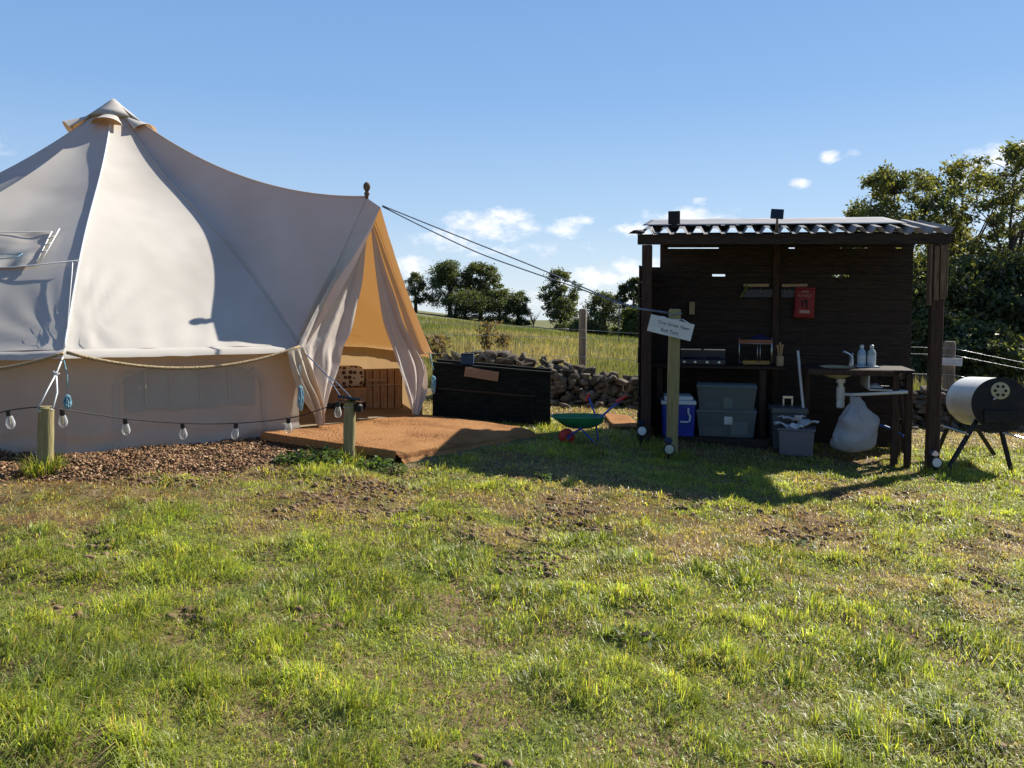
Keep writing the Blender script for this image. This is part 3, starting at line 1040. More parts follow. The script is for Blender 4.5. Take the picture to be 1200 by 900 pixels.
for xa, xb in ((BL - .165, BL), (-.02, .05)):
    q = MB(); q.box(xa, xb, -.006, .020, .0, H_, mt2); q.build('corner_post', M['black_wood'], bx, bevel=.004)
for za, zb3 in ((.358, H_), (.02, .352)):
    q = MB(); q.box(-.02, BL, .43, .45, za, zb3, mt2); q.build('back_board', M['black_wood'], bx, bevel=.003)
for xa, xb in ((-.022, 0), (BL - .022, BL - .004)):
    q = MB(); q.box(xa, xb, .026, .428, .02, H_, mt2); q.build('end_board', M['black_wood'], bx, bevel=.003)
for ya, yb_ in ((-.02, .04), (.40, .46)):
    q = MB(); q.box(-.03, BL + .012, ya, yb_, H_ - .03 + (.031 if ya > .1 else .031), H_ + .03, mt2); q.build('top_rail', M['black_wood'], bx, bevel=.004)
sgc = mt2 @ Vector((.55, -.035, H_ - .06))
mxw = facing(sgc, mt_.to_3x3() @ Vector((1, 0, -.16)), (0, 0, 1))
M['plaque'] = mat('plaque_wood', (.26, .15, .085), (.34, .21, .13), nscale=10, stretch=(1, 6, 6), rough=.7)
ws = empty('wooden_plaque', sgc, 'small tilted brown wooden plaque with faint lettering on the black trough', 'sign')
q = MB(); q.box(-.195, .195, -.055, .055, -.008, .008, mxw); q.build('board', M['plaque'], ws, bevel=.003)


def scribble(mx, w, rows_, m, parent, name='lettering', hgt=.016):
    """illegible rows of small lettering, as the photograph shows them"""
    q = MB(); rr = random.Random(5)
    for y in rows_:
        x = -w
        while x < w:
            l = rr.uniform(.012, .022)
            for _ in range(2):
                a = Vector((x + rr.uniform(0, l), y + rr.uniform(-hgt, hgt) / 2, .0088)); b = Vector((x + rr.uniform(0, l), y + rr.uniform(-hgt, hgt) / 2, .0088))
                if (a - b).length < .005: continue
                d = (b - a).normalized(); s_ = Vector((-d.y, d.x, 0)) * .0016
                q.add([mx @ (a - s_), mx @ (b - s_), mx @ (b + s_), mx @ (a + s_)], [(0, 1, 2, 3)])
            x += l + (.018 if rr.random() < .2 else .002)
    return q.build(name, m, parent)


scribble(mxw, .15, (.022, -.018), M['ink_brown'], ws)
tp = mt2 @ Vector((.38, .05, H_ + .03))
tn = empty('square_tin', tp, 'small dark blue square tin standing on the black trough', 'tin')
q = MB(); q.box(-.072, .072, -.05, .05, 0, .115, Matrix.Translation(tp) @ Matrix.Rotation(brz, 4, 'Z')); q.build('tin_body', M['tin_blue'], tn, bevel=.008)
q = MB(); q.box(-.075, .075, -.053, .053, .116, .128, Matrix.Translation(tp) @ Matrix.Rotation(brz, 4, 'Z')); q.build('lid', M['black_metal'], tn, bevel=.004)

# ================================================================== WHEELBARROW
wb0 = G(690, 522)
wb = empty('toy_wheelbarrow', (wb0.x, wb0.y, g1(wb0.x, wb0.y)), 'toy wheelbarrow with green tray, blue frame and red wheel on the shaded grass', 'wheelbarrow')
YW = wb0.y


def W(px, py, dy=0):
    return P(px, py, YW + dy)


q = MB(); rows = []
cx, cyy = 676, 487
prof = [(1.0, 0), (1.0, -.004), (.86, -.05), (.62, -.095), (.35, -.115), (.0, -.118)]
ctr = W(677, 488, .06); lx = (W(707, 488).x - W(646, 488).x) / 2
for (s_, dz) in [(1.04, .004)] + prof:
    rows.append([ctr + Vector((lx * s_ * math.copysign(abs(math.cos(a)) ** .7, math.cos(a)) + (.03 if s_ < .9 else 0), .17 * s_ * math.copysign(abs(math.sin(a)) ** .7, math.sin(a)), dz)) for a in np.linspace(0, 2 * math.pi, 33)])
q.grid(rows); q.build('tray', M['wb_green'], wb, smooth=True, solid=.004)
q = MB(); q.tube([ctr + Vector((lx * 1.04 * math.copysign(abs(math.cos(a)) ** .7, math.cos(a)), .177 * math.copysign(abs(math.sin(a)) ** .7, math.sin(a)), .004)) for a in np.linspace(0, 2 * math.pi, 41)], .006, 6)
q.build('tray_rim', M['wb_green'], wb, smooth=True)
axle = W(664, 512, .06)
fm = MB()
for sy, gpx in ((-.10, (731, 466)), (.13, (689, 464))):
    gp = W(gpx[0], gpx[1], .06 + sy)
    fm.tube([axle + Vector((0, sy * .35, 0)), W(676, 505, .06 + sy * .6), W(700, 492, .06 + sy), gp], .011, 8)
    top = W(679 if sy < 0 else 698, 500 if sy < 0 else 494, .06 + sy)
    ft = W(700 if sy < 0 else 701, 522 if sy < 0 else 520, .06 + sy)
    fm.tube([top, top.lerp(ft, .5) + Vector((.004, 0, -.01)), ft, ft + Vector((-.03 if sy > 0 else .012, .0, .0))], .010, 8)
fm.tube([W(700, 522, -.04), W(701, 520, .19)], .009, 8)
fm.build('tube_frame', M['wb_blue'], wb, smooth=True)
for sy, a_, b_ in ((-.10, (722, 471), (734, 464)), (.13, (687, 470), (690.5, 461))):
    q = MB(); q.tube([W(a_[0], a_[1], .06 + sy), W(b_[0], b_[1], .06 + sy)], [.017, .0165], 10); q.build('hand_grip', M['wb_red'], wb, smooth='auto')
mw = Matrix.Translation(axle) @ Matrix.Rotation(R(90), 4, 'X') @ Matrix.Rotation(R(22), 4, 'Y')
q = MB().lathe([(.02, -.030), (.058, -.034), (.078, -.026), (.086, -.010), (.086, .010), (.078, .026), (.058, .034), (.02, .030)], 22, mw)
wh = q.build('wheel', M['wb_red'], wb, smooth='auto')
MB().lathe([(.018, -.045), (.018, .045)], 10, mw).build('hub', M['wb_blue'], wh, smooth='auto')

# ================================================================== SHED
shed = empty('kitchen_shelter', (SL0.x, SL0.y, SL0.z), 'dark stained open-fronted timber kitchen shelter with a corrugated roof', 'shelter', rz=SROT)


def spart(q, name, m, bevel=.004, parent=None, smooth=False, solid=0):
    q.v = [SHM @ v for v in q.v]
    return q.build(name, M[m], parent or shed, bevel=bevel, smooth=smooth, solid=solid)


zfl, zfr = SP(757, 287, 0).z, SP(1093, 286.5, 0).z        # underside of the front beam
def zf(x): return zfl + (zfr - zfl) * x / SW
def zg(x, y): return SG(x, y) - .06
# posts
q = MB(); q.box(-.055, .045, -.055, .055, zg(0, 0), zf(0) - .003); spart(q, 'corner_post', 'dark_post')
q = MB(); q.box(SW - .065, SW + .045, -.06, .06, zg(SW, 0), zf(SW) - .003); spart(q, 'corner_post', 'dark_post', .012)
q = MB()
zc = SP(1093, 352, 0).z
q.box(SW - .092, SW - .068, -.075, .05, zc - .05, zf(SW) - .004); q.box(SW - .055, SW - .012, -.09, -.064, zc, zf(SW) - .02); q.box(SW - .004, SW + .046, -.094, -.064, zc + .01, zf(SW) - .012)
q.box(SW + .049, SW + .068, -.07, .05, zc + .03, zf(SW) - .008)
spart(q, 'post_cheek', 'cheek', .006)
xl0, xr0 = 0.085, SW + .0
for x in (xl0, SW * .47, xr0):
    q = MB(); q.box(x - .045, x + .045, SDEP - .04, SDEP + .04, zg(x, SDEP), zf(x) + .17); spart(q, 'corner_post', 'dark_post')
# front beam
q = MB()
for x0, x1, a in ((-.10, SW + .085, 0),):
    q.add([(x0, -.075, zf(x0)), (x1, -.075, zf(x1)), (x1, -.02, zf(x1)), (x0, -.02, zf(x0)), (x0, -.075, zf(x0) + .105), (x1, -.075, zf(x1) + .105), (x1, -.02, zf(x1) + .105), (x0, -.02, zf(x0) + .105)],
          [(0, 3, 2, 1), (4, 5, 6, 7), (0, 1, 5, 4), (1, 2, 6, 5), (2, 3, 7, 6), (3, 0, 4, 7)])
spart(q, 'front_beam', 'dark_wood')
# back wall of horizontal boards with the gaps seen in the photograph
zt_l, zt_r = SP(775, 284, SDEP - .05).z, SP(1062, 284, SDEP - .05).z
zb_ = min(zg(0, SDEP), zg(SW, SDEP)) + .10
yb = SDEP - .075
q = MB()
nb = 19
def wz(x, t): return zb_ + (zt_l + (zt_r - zt_l) * x / SW + .10 - zb_) * t
gap_rows = {}
def row_of(px, py):
    p = SP(px, py, yb); return p.x, (p.z - zb_) / (zt_l + (zt_r - zt_l) * p.x / SW + .10 - zb_)
bounds = [0]
tg1 = row_of(850, 290.5)[1]; tg2 = row_of(840, 322.5)[1]
hb = .0105
n_low = 15
rows_t = [(tg2 - hb * .5) * i / n_low for i in range(n_low + 1)]
for i in range(n_low):
    rows_t_a, rows_t_b = rows_t[i], rows_t[i + 1]
    bounds.append((rows_t_a, rows_t_b, []))
slots2 = [(835, 850), (975, 995)]
slots1 = [(781, 842), (924, 931), (984, 987), (991, 1017), (1049, 1056)]
bands = [(a, b, None) for a, b, _ in bounds[1:]]
bands.append((tg2 - hb * .5, tg2 + hb * .5, slots2))
mid = (tg2 + hb * .5, tg1 - hb * .26)
for i in range(3): bands.append((mid[0] + (mid[1] - mid[0]) * i / 3, mid[0] + (mid[1] - mid[0]) * (i + 1) / 3, None))
bands.append((tg1 - hb * .26, tg1 + hb * .26, slots1))
bands.append((tg1 + hb * .26, 1.0, None))


def wboard(x0, x1, t0, t1, y):
    q.add([(x0, y, wz(x0, t0)), (x1, y, wz(x1, t0)), (x1, y + .018, wz(x1, t0)), (x0, y + .018, wz(x0, t0)),
           (x0, y, wz(x0, t1)), (x1, y, wz(x1, t1)), (x1, y + .018, wz(x1, t1)), (x0, y + .018, wz(x0, t1))],
          [(0, 3, 2, 1), (4, 5, 6, 7), (0, 1, 5, 4), (1, 2, 6, 5), (2, 3, 7, 6), (3, 0, 4, 7)])


for bi, (t0, t1_, sl_) in enumerate(bands):
    y = yb + (.006 if bi % 2 else 0) + random.uniform(-.002, .002)
    if sl_ is None:
        cut = random.uniform(.25, .75) * SW
        wboard(.05, cut, t0 + .0004, t1_ - .0004, y); wboard(cut + .003, SW + .045, t0 + .0004, t1_ - .0004, y + .002)
    else:
        x = .05
        for (pa_, pb_) in sl_:
            xa, xb = row_of(pa_, 300)[0], row_of(pb_, 300)[0]
            wboard(x, xa, t0 - .006, t1_ + .006, yb - .02); x = xb
        wboard(x, SW + .045, t0 - .006, t1_ + .006, yb - .02)
for t0, t1_ in ((0, tg2 - hb * .52), (tg2 + hb * .52, tg1 - hb * .28), (tg1 + hb * .28, 1.0)):
    wboard(.05, SW + .045, t0, t1_, yb + .035)
tlow = row_of(770, 313)[1]
wboard(-.05, .07, 0, tlow, yb + .020)
for i in range(14):
    wboard(-.05, .052, tlow * i / 14 + .001, tlow * (i + 1) / 14, yb + (.008 if i % 2 else .0))
spart(q, 'back_wall', 'dark_wood', .0015)
# battens on the back wall
q = MB(); xm = row_of(909, 350)[0]
q.box(xm - .035, xm + .035, yb - .05, yb - .004, zg(xm, SDEP), zf(xm) + .10); spart(q, 'batten', 'dark_post')
# left side wall: boards up to below the sky gap
q = MB(); zs = SP(757, 311, 0).z
hh = (zs - SG(0, .5)) / 11
for i in range(11):
    z0 = SG(0, .5) + hh * i
    q.box(-.085 - (.006 if i % 2 else 0), -.067 - (.006 if i % 2 else 0), -.06, SDEP + .03, z0 + .003, z0 + hh - .002)
spart(q, 'side_wall', 'dark_wood', .0015)
q = MB(); zq = SP(768, 314, .6).z
q.box(-.06, .0, .55, .62, zg(0, .6), zs - .01); spart(q, 'batten', 'dark_post')
# side rails
q = MB(); 
for x in (0.0, SW * .5, SW - .02):
    q = MB(); q.beam((x, .07, zf(x) + .045), (x, SDEP + .1, zf(x) + .19), .05, .075); spart(q, 'rafter', 'dark_wood')
q = MB(); q.beam((-.06, SDEP + .0, zf(0) + .20), (SW + .06, SDEP + .0, zf(SW) + .20), .05, .07); spart(q, 'purlin', 'dark_wood')
# corrugated roof sheets
pitch_ = math.tan(R(8.6))
def roof_sheet(x0, x1, y0, y1, dz, per=.170, amp=.030):
    rows = []
    prof = [(0, 1), (.16, 1), (.38, -1), (.66, -1), (.88, 1), (1, 1)]
    xs_ = []
    k = math.floor(x0 / per) - 1
    while k * per < x1:
        for a, h in prof[:-1]:
            x = (k + a) * per
            if x0 <= x <= x1: xs_.append((x, h))
        k += 1
    for yy in np.linspace(y0, y1, 14):
        rows.append([Vector((x, yy + .006 * npfbm(Vector((x * 3, yy, 0)), 1, 4), zf(x) + .136 + dz + (yy + .1) * pitch_ + amp * h + .010 * npfbm(Vector((x, yy, 1)), 2.2, 5))) for x, h in xs_])
    return rows


q = MB(); q.grid(roof_sheet(-.13, SW * .86, -.13, SDEP + .20, 0.0)); spart(q, 'roof_sheet', 'roof', 0, solid=.003)
q = MB(); q.grid(roof_sheet(SW * .83, SW + .11, -.115, SDEP + .05, -.012)); spart(q, 'roof_sheet', 'roof', 0, solid=.003)
# flashing lying on the back of the roof
q = MB(); rows = []
for j in range(6):
    yy = SDEP * .18 + (SDEP + .22 - SDEP * .18) * j / 5
    rows.append([Vector((x, yy, zf(x) + .136 + (yy + .1) * pitch_ + .040 + .005 * npfbm(Vector((x, yy, 0)), 3, 3))) for x in np.linspace(-.08, SW * .92, 40)])
q.grid(rows); spart(q, 'roof_flashing', 'flash', 0, smooth=True, solid=.003)
# trim tip at the far left of the roof
q = MB(); q.add([(-.20, -.08, zf(0) + .115), (-.05, -.08, zf(0) + .108), (-.05, .2, zf(0) + .14), (-.20, .2, zf(0) + .145), (-.14, -.08, zf(0) + .15), (-.05, -.08, zf(0) + .135), (-.05, .2, zf(0) + .175), (-.14, .2, zf(0) + .18)],
               [(0, 3, 2, 1), (4, 5, 6, 7), (0, 1, 5, 4), (1, 2, 6, 5), (2, 3, 7, 6), (3, 0, 4, 7)]); spart(q, 'roof_trim', 'dark_wood', .003)

# ---- worktops (built in)
ct0 = SP(775, 430, .62); ct1 = SP(921, 430, .62)
zct = SP(850, 429, .62).z
q = MB(); q.box(.02, ct1.x, .62, yb - .03, zct - .03, zct); spart(q, 'worktop', 'dark_wood')
xleg = SP(893, 480, .66).x
q = MB(); q.box(xleg - .035, xleg + .035, .64, .71, zg(xleg, .66), zct - .032); spart(q, 'worktop_leg', 'dark_post')
q = MB(); q.box(.06, .12, .64, .71, zg(.1, .66), zct - .032); spart(q, 'worktop_leg', 'dark_post')
zpl = SP(850, 519, .40).z
q = MB(); q.box(.10, xleg + .05, .36, yb - .02, zg(xleg, .5), max(zpl, SG(.4, .5) + .05)); spart(q, 'plinth', 'dark_wood')
zpl = max(zpl, SG(.4, .5) + .05)
# rails with hooks high on the back wall
yr = yb - .012
for a, b in ((871, 901), (916, 946)):
    p0, p1 = SP(a, 334.5, yr), SP(b, 334.5, yr)
    rk = empty('hook_rail', S((p0.x + p1.x) / 2, yr, p0.z), 'pale hook rail on the dark wall ' + ('with a lime lighter hooked on its end' if a == 871 else 'ending above the red blanket pouch'), 'hook rail', rz=SROT, group='pale hook rails')
    q = MB(); q.box(p0.x, p1.x, yr - .018, yr - .002, p0.z - .017, p0.z + .017); q.v = [SHM @ v for v in q.v]; q.build('rail', M['pale_wood'], rk, bevel=.003)
    for k in range(5):
        x = p0.x + (p1.x - p0.x) * (k + .6) / 5.3
        q = MB(); q.tube([(x, yr - .02, p0.z - .02), (x, yr - .03, p0.z - .075), (x, yr - .045, p0.z - .085), (x, yr - .05, p0.z - .065)], .004, 6); q.v = [SHM @ v for v in q.v]
        q.build('hook', M['silver'], rk, smooth=True)
    q = MB(); q.box(p0.x - .005, p1.x + .06, yr - .012, yr - .001, p0.z - .14, p0.z - .045); q.v = [SHM @ v for v in q.v]; q.build('dark_strip', M['stove'], rk, bevel=.002)
p0 = SP(876, 335, yr - .04); p1 = SP(868, 348, yr - .04)
q = MB(); q.tube([S(p0.x, yr - .05, p0.z + .005), S(p0.x * .5 + p1.x * .5, yr - .055, (p0.z + p1.z) / 2), S(p1.x, yr - .05, p1.z)], [.016, .018, .020], 10)
tag(q.build('gas_lighter', M['lime'], None, smooth='auto'), 'lime and black lighter hooked at the left end of the wall rail', 'lighter')
# fire blanket
fa, fb = SP(931, 338, yr - .03), SP(954, 373, yr - .03)
fbm_ = empty('blanket_pouch', S((fa.x + fb.x) / 2, yr - .03, fb.z), 'red fire blanket pouch hanging on the dark back wall', 'fire blanket', rz=SROT)
mfb = facing(S((fa.x + fb.x) / 2, yr - .045, (fa.z + fb.z) / 2), SHM.to_3x3() @ Vector((1, 0, -.04)), (0, 0, 1))
hw, hh_ = (fb.x - fa.x) / 2, (fa.z - fb.z) / 2
q = MB(); rows = []
for j in range(15):
    t = j / 14 * 2 - 1; rows.append([])
    for i in range(11):
        u = i / 10 * 2 - 1
        rows[-1].append(mfb @ Vector((u * hw * (1 + .03 * t), -t * hh_, .020 * (1 - u ** 4) * (1 - t ** 4) + .003 * npfbm(Vector((u, t, 0)), 3, 1))))
q.grid(rows); q.build('pouch', M['red'], fbm_, smooth=True, solid=.004)
q = MB(); q.box(-hw, hw, hh_ - .006, hh_ + .012, -.006, .012, mfb); q.build('header_strip', M['red'], fbm_, bevel=.003)
text('FIRE', .045, mfb @ Matrix.Translation((.0, hh_ * .76, .0245)), M['pink'], fbm_)
text('BLANKET', .036, mfb @ Matrix.Translation((.0, hh_ * .50, .0245)), M['pink'], fbm_)
q = MB(); q.tube([mfb @ Vector((-.03, .03, .027)), mfb @ Vector((-.018, -.05, .027))], .008, 6); q.tube([mfb @ Vector((.02, .03, .027)), mfb @ Vector((.028, -.06, .027))], .008, 6)
q.tube([mfb @ Vector((.006, .05, .027)), mfb @ Vector((.01, .0, .027))], .010, 6)
q.build('pull_tape', M['ink'], fbm_, smooth=True)
q = MB(); q.box(-.05, .06, -hh_ * .66, -hh_ * .46, .0215, .0235, mfb); q.build('printed_panel', M['pink'], fbm_)
# pale block screwed to the wall
p0 = SP(811, 361, yr); q = MB(); q.box(p0.x - .032, p0.x + .032, yr - .03, yr - .001, p0.z - .075, p0.z + .075); q.v = [SHM @ v for v in q.v]
tag(q.build('wall_block', M['pale_wood'], None, bevel=.004), 'small pale upright wood block fixed to the dark wall right of the post', 'block')

# ---- things on the left worktop
p0, p1 = SP(797, 424, .78), SP(850, 424, .78)
st = empty('camp_stove', S((p0.x + p1.x) / 2, .8, zct), 'flat dark camp stove with a lifted silver-edged lid on the worktop', 'stove', rz=SROT)
def loc(e):
    return e.matrix_basis
hwst = (p1.x - p0.x) / 2
me_ = loc(st)
q = MB(); q.box(-hwst, hwst, -.13, .13, .004, .065, me_); q.build('stove_body', M['stove'], st, bevel=.008)
q = MB(); q.box(-hwst, hwst, .135, .15, .055, .155, me_); ld = q.build('lid', M['stove'], st, bevel=.004)
q = MB(); q.box(-hwst, -.02, .133, .152, .157, .168, me_); q.box(.01, hwst, .133, .152, .157, .168, me_); q.build('lid_edge', M['silver'], ld)
for dx in (-.13, .12):
    q = MB()
    for k in range(4):
        a = k * math.pi / 4
        q.tube([me_ @ Vector((dx + .085 * math.cos(a), .085 * math.sin(a), .074)), me_ @ Vector((dx - .085 * math.cos(a), -.085 * math.sin(a), .074))], .004, 5)
    q.build('pan_support', M['black_metal'], st, smooth=True)
for dx in (-.2, -.08, .05, .18):
    q = MB().lathe([(.014, 0), (.016, .018), (.010, .02)], 10, me_ @ Matrix.Translation((dx, -.131, .035)) @ Matrix.Rotation(R(90), 4, 'X'))
    q.build('control_knob', M['silver'], st, smooth='auto')
# wire spice rack
p0, p1 = SP(866, 420, .80), SP(904, 420, .80); ptop = SP(866, 395, .80)
rk = empty('condiment_rack', S((p0.x + p1.x) / 2, .80, zct), 'two tier wire and wood rack of kitchen bits on the worktop under the hook rails', 'rack', rz=SROT)
mr = loc(rk); hwr = (p1.x - p0.x) / 2; hr = ptop.z - zct
q = MB()
for sx in (-hwr, hwr):
    for sy in (-.07, .07): q.tube([mr @ Vector((sx, sy, .003)), mr @ Vector((sx, sy, hr))], .005, 6)
for z in (.03, hr - .07):
    q.tube([mr @ Vector(c) for c in ((-hwr, -.07, z), (hwr, -.07, z), (hwr, .07, z), (-hwr, .07, z), (-hwr, -.07, z))], .0045, 6)
for k in range(2): q.tube([mr @ Vector((.02 + .03 * k, -.07, .03)), mr @ Vector((.02 + .03 * k, -.07, hr - .07))], .004, 6)
q.build('wire_frame', M['silver'], rk, smooth=True)
q = MB(); q.box(-hwr - .01, hwr, -.075, .075, hr - .065, hr - .025, mr); q.build('upper_tray', M['pine_red'], rk, bevel=.004)
q = MB(); q.box(-hwr + .04, hwr - .02, -.065, .065, .012, .055, mr); q.build('lower_tray', M['yellow'], rk, bevel=.006)
q = MB(); rows = []
for j in range(9):
    rows.append([mr @ Vector((-.06 + .24 * i / 12, -.06 + .12 * j / 8, hr - .02 + .05 * math.sin(math.pi * j / 8) * math.sin(math.pi * min(1, i / 11)) * (1 + .4 * npfbm(Vector((i * .3, j * .3, 0)), 1, 2)))) for i in range(13)])
q.grid(rows)
o = q.build('folded_cloth', M['navy'], None, smooth=True); tag(o, 'navy cloth heaped on top of the wire condiment rack', 'cloth')
# wooden utensils in pot
p0 = SP(914, 418, .76); up_ = empty('utensil_pot', S(p0.x, .76, zct), 'dark pot holding upright bamboo kitchen tools beside the wire rack', 'utensil pot', rz=SROT)
mu = loc(up_)
q = MB().lathe([(.034, 0.002), (.038, .01), (.040, .11), (.036, .112), (.034, .02)], 16, mu); q.build('pot', M['pale_wood'], up_, smooth='auto')
for k, (dx, hgt) in enumerate(((-.022, .235), (.0, .265), (.02, .24), (.012, .22))):
    q = MB(); q.tube([mu @ Vector((dx * .6, .01 * k - .01, .03)), mu @ Vector((dx, .012 * k - .015, hgt * .7)), mu @ Vector((dx * 1.3, .012 * k - .015, hgt))], [.006, .006, .012], 7)
    q.build('wooden_spoon', M['utensil'], up_, smooth='auto')

# ---- cooler
p0, p1 = SP(773, 517, .42), SP(813, 517, .42)
ck = empty('cool_box', S((p0.x + p1.x) / 2, .55, SG((p0.x + p1.x) / 2, .5)), 'blue cool box with a white lid and white handle behind the tall post', 'cool box', rz=SROT + R(6))
mk = loc(ck); hw = (p1.x - p0.x) / 2; hc = SP(790, 464, .42).z - mk.translation.z
q = MB()
q.add([mk @ Vector(v) for v in ((-hw * .92, -.15, .0), (hw * .92, -.15, 0), (hw * .92, .15, 0), (-hw * .92, .15, 0), (-hw, -.17, hc * .80), (hw, -.17, hc * .80), (hw, .17, hc * .80), (-hw, .17, hc * .80))],
      [(0, 3, 2, 1), (4, 5, 6, 7), (0, 1, 5, 4), (1, 2, 6, 5), (2, 3, 7, 6), (3, 0, 4, 7)]); q.build('cool_box_body', M['cool_blue'], ck, bevel=.02)
q = MB(); q.box(-hw - .008, hw + .008, -.178, .178, hc * .803, hc * .90, mk); q.box(-hw * .85, hw * .85, -.15, .15, hc * .902, hc, mk); q.build('lid', M['cool_white'], ck, bevel=.014)
q = MB(); q.tube([mk @ Vector(v) for v in ((.02, -.18, hc * .42), (.09, -.185, hc * .42), (.12, -.185, hc * .44), (.125, -.185, hc * .56), (.105, -.185, hc * .62), (.105, -.182, hc * .74))], .011, 8)
q.build('handle', M['cool_white'], ck, smooth='auto')
# ---- two stacked clear boxes
p0, p1 = SP(816, 515, .42), SP(886, 515, .42)
zb0 = zpl + .003
htot = SP(850, 452, .42).z - zb0
def store(zbase, h, label, stuff):
    e = empty('storage_box', S((p0.x + p1.x) / 2, .62, zbase), label, 'storage box', rz=SROT, group='clear storage boxes')
    mm = loc(e); hw = (p1.x - p0.x) / 2
    a, b = .90, 1.0
    q = MB(); q.add([mm @ Vector(v) for v in ((-hw * a, -.18, .003), (hw * a, -.18, .003), (hw * a, .18, .003), (-hw * a, .18, .003), (-hw * b, -.2, h * .92), (hw * b, -.2, h * .92), (hw * b, .2, h * .92), (-hw * b, .2, h * .92))],
                  [(0, 3, 2, 1), (0, 1, 5, 4), (1, 2, 6, 5), (2, 3, 7, 6), (3, 0, 4, 7)])
    q.build('tub', M['clear'], e, solid=.003)
    q = MB(); q.box(-hw * 1.02, hw * 1.02, -.208, .208, h * .925, h * .985, mm); q.build('lid', M['clear_lid'], e, bevel=.006)
    for (x, y, z, sx, sy, sz, m) in stuff:
        q = MB(); q.box(x - sx, x + sx, y - sy, y + sy, z + .008, z + sz, mm); q.build('contents', M[m], e, bevel=.01)
    return e
s1_ = store(zb0, htot * .52, 'clear plastic storage box, the bottom one of the two stacked, with a small label', [(-.12, 0, 0, .12, .12, .10, 'grey_tub'), (.14, .02, 0, .09, .1, .16, 'bottle_grey')])
mm = loc(s1_); q = MB(); q.box(-.02, .065, -.2065, -.2035, htot * .25, htot * .40, mm @ Matrix.Translation((0, .008, 0))); q.build('paper_label', M['white_paint'], s1_)
s2_ = store(zb0 + htot * .515, htot * .485, 'clear plastic storage box, the upper one of the two stacked', [(.02, 0, 0, .05, .08, .13, 'bottle_grey'), (-.15, .03, 0, .08, .08, .08, 'grey_tub')])

# ---- grey bin and tub
def tapered(e, wb_, wt, db, dt, z0, z1, name, m, bevel=.012):
    mm = loc(e); q = MB()
    q.add([mm @ Vector(v) for v in ((-wb_, -db, z0), (wb_, -db, z0), (wb_, db, z0), (-wb_, db, z0), (-wt, -dt, z1), (wt, -dt, z1), (wt, dt, z1), (-wt, dt, z1))],
          [(0, 3, 2, 1), (4, 5, 6, 7), (0, 1, 5, 4), (1, 2, 6, 5), (2, 3, 7, 6), (3, 0, 4, 7)])
    return q.build(name, M[m], e, bevel=bevel)
p0, p1 = SP(903, 530, .36), SP(944, 530, .36)
e = empty('lidded_bin', S((p0.x + p1.x) / 2, .5, SG(p0.x, .5)), 'dark grey lidded bin standing behind the mauve grey tub', 'bin', rz=SROT + R(4))
w_ = (p1.x - p0.x) / 2; hbn = SP(920, 478, .36).z - SG(p0.x, .4)
tapered(e, w_ * .88, w_, .13, .15, .0, hbn * .86, 'bin_body', 'grey_bin')
q = MB(); mm = loc(e); q.box(-w_ * 1.06, w_ * 1.06, -.165, .165, hbn * .865, hbn, mm); q.build('lid', M['grey_bin'], e, bevel=.012)
q = MB(); q.box(-.05, .06, .02, .05, hbn + .08, hbn + .11, mm); q.box(-.05, -.03, .02, .05, hbn + .003, hbn + .08, mm); q.box(.04, .06, .02, .05, hbn + .003, hbn + .08, mm); q.build('lid_handle', M['silver'], e, bevel=.004)
p0, p1 = SP(913, 537, .12), SP(955, 537, .12)
e2 = empty('washing_tub', S((p0.x + p1.x) / 2, .22, SG(p0.x, .2)), 'mauve grey square tub heaped with white cloths on the ground', 'tub', rz=SROT + R(-6))
w_ = (p1.x - p0.x) / 2; htb = SP(930, 502, .12).z - SG(p0.x, .2)
tapered(e2, w_ * .92, w_, .14, .16, 0, htb * .93, 'tub_body', 'grey_tub', .014)
mm = loc(e2); q = MB(); q.box(-w_ * 1.07, w_ * 1.07, -.172, .172, htb * .932, htb, mm); q.build('rim', M['grey_tub'], e2, bevel=.01)
q = MB()
for k, (x, y, s_, rz_, tl) in enumerate(((-.08, -.05, .13, .2, .12), (.05, -.02, .12, 1.1, -.18), (.09, .04, .11, -.4, .1), (-.05, .08, .12, .7, .2), (.0, .0, .08, 2.0, .35))):
    rows = []
    m2 = mm @ Matrix.Translation((x, y, htb + .02 + .018 * k)) @ Matrix.Rotation(rz_, 4, 'Z') @ Matrix.Rotation(tl, 4, 'Y')
    for j in range(9):
        rows.append([m2 @ Vector((s_ * (i / 4 - 1) * 1.1, s_ * .55 * (j / 4 - 1), .03 * npfbm(Vector((i * .35, j * .35, k)), 1, k) + .012 * math.sin(i * 1.1))) for i in range(9)])
    q.grid(rows)
tag(q.build('cloth_heap', M['paper'], None, smooth=True, solid=.006), 'heap of crumpled white cloths lying on the mauve grey tub', 'cloths')
# mop handle
a_, b_ = SP(935, 411, .62), SP(944, 494, .34)
mh = empty('mop', S(b_.x, .34, b_.z), 'white handled mop leaning behind the tub against the worktop', 'mop')
q = MB(); q.tube([S(b_.x, .34, b_.z - .1), S(a_.x, .62, a_.z)], .014, 10); q.build('handle', M['white_paint'], mh, smooth='auto')
q = MB(); q.tube([S(b_.x, .34, b_.z - .1), S(b_.x + .01, .33, b_.z - .2)], [.02, .035], 10); q.build('mop_head', M['paper'], mh, smooth='auto')

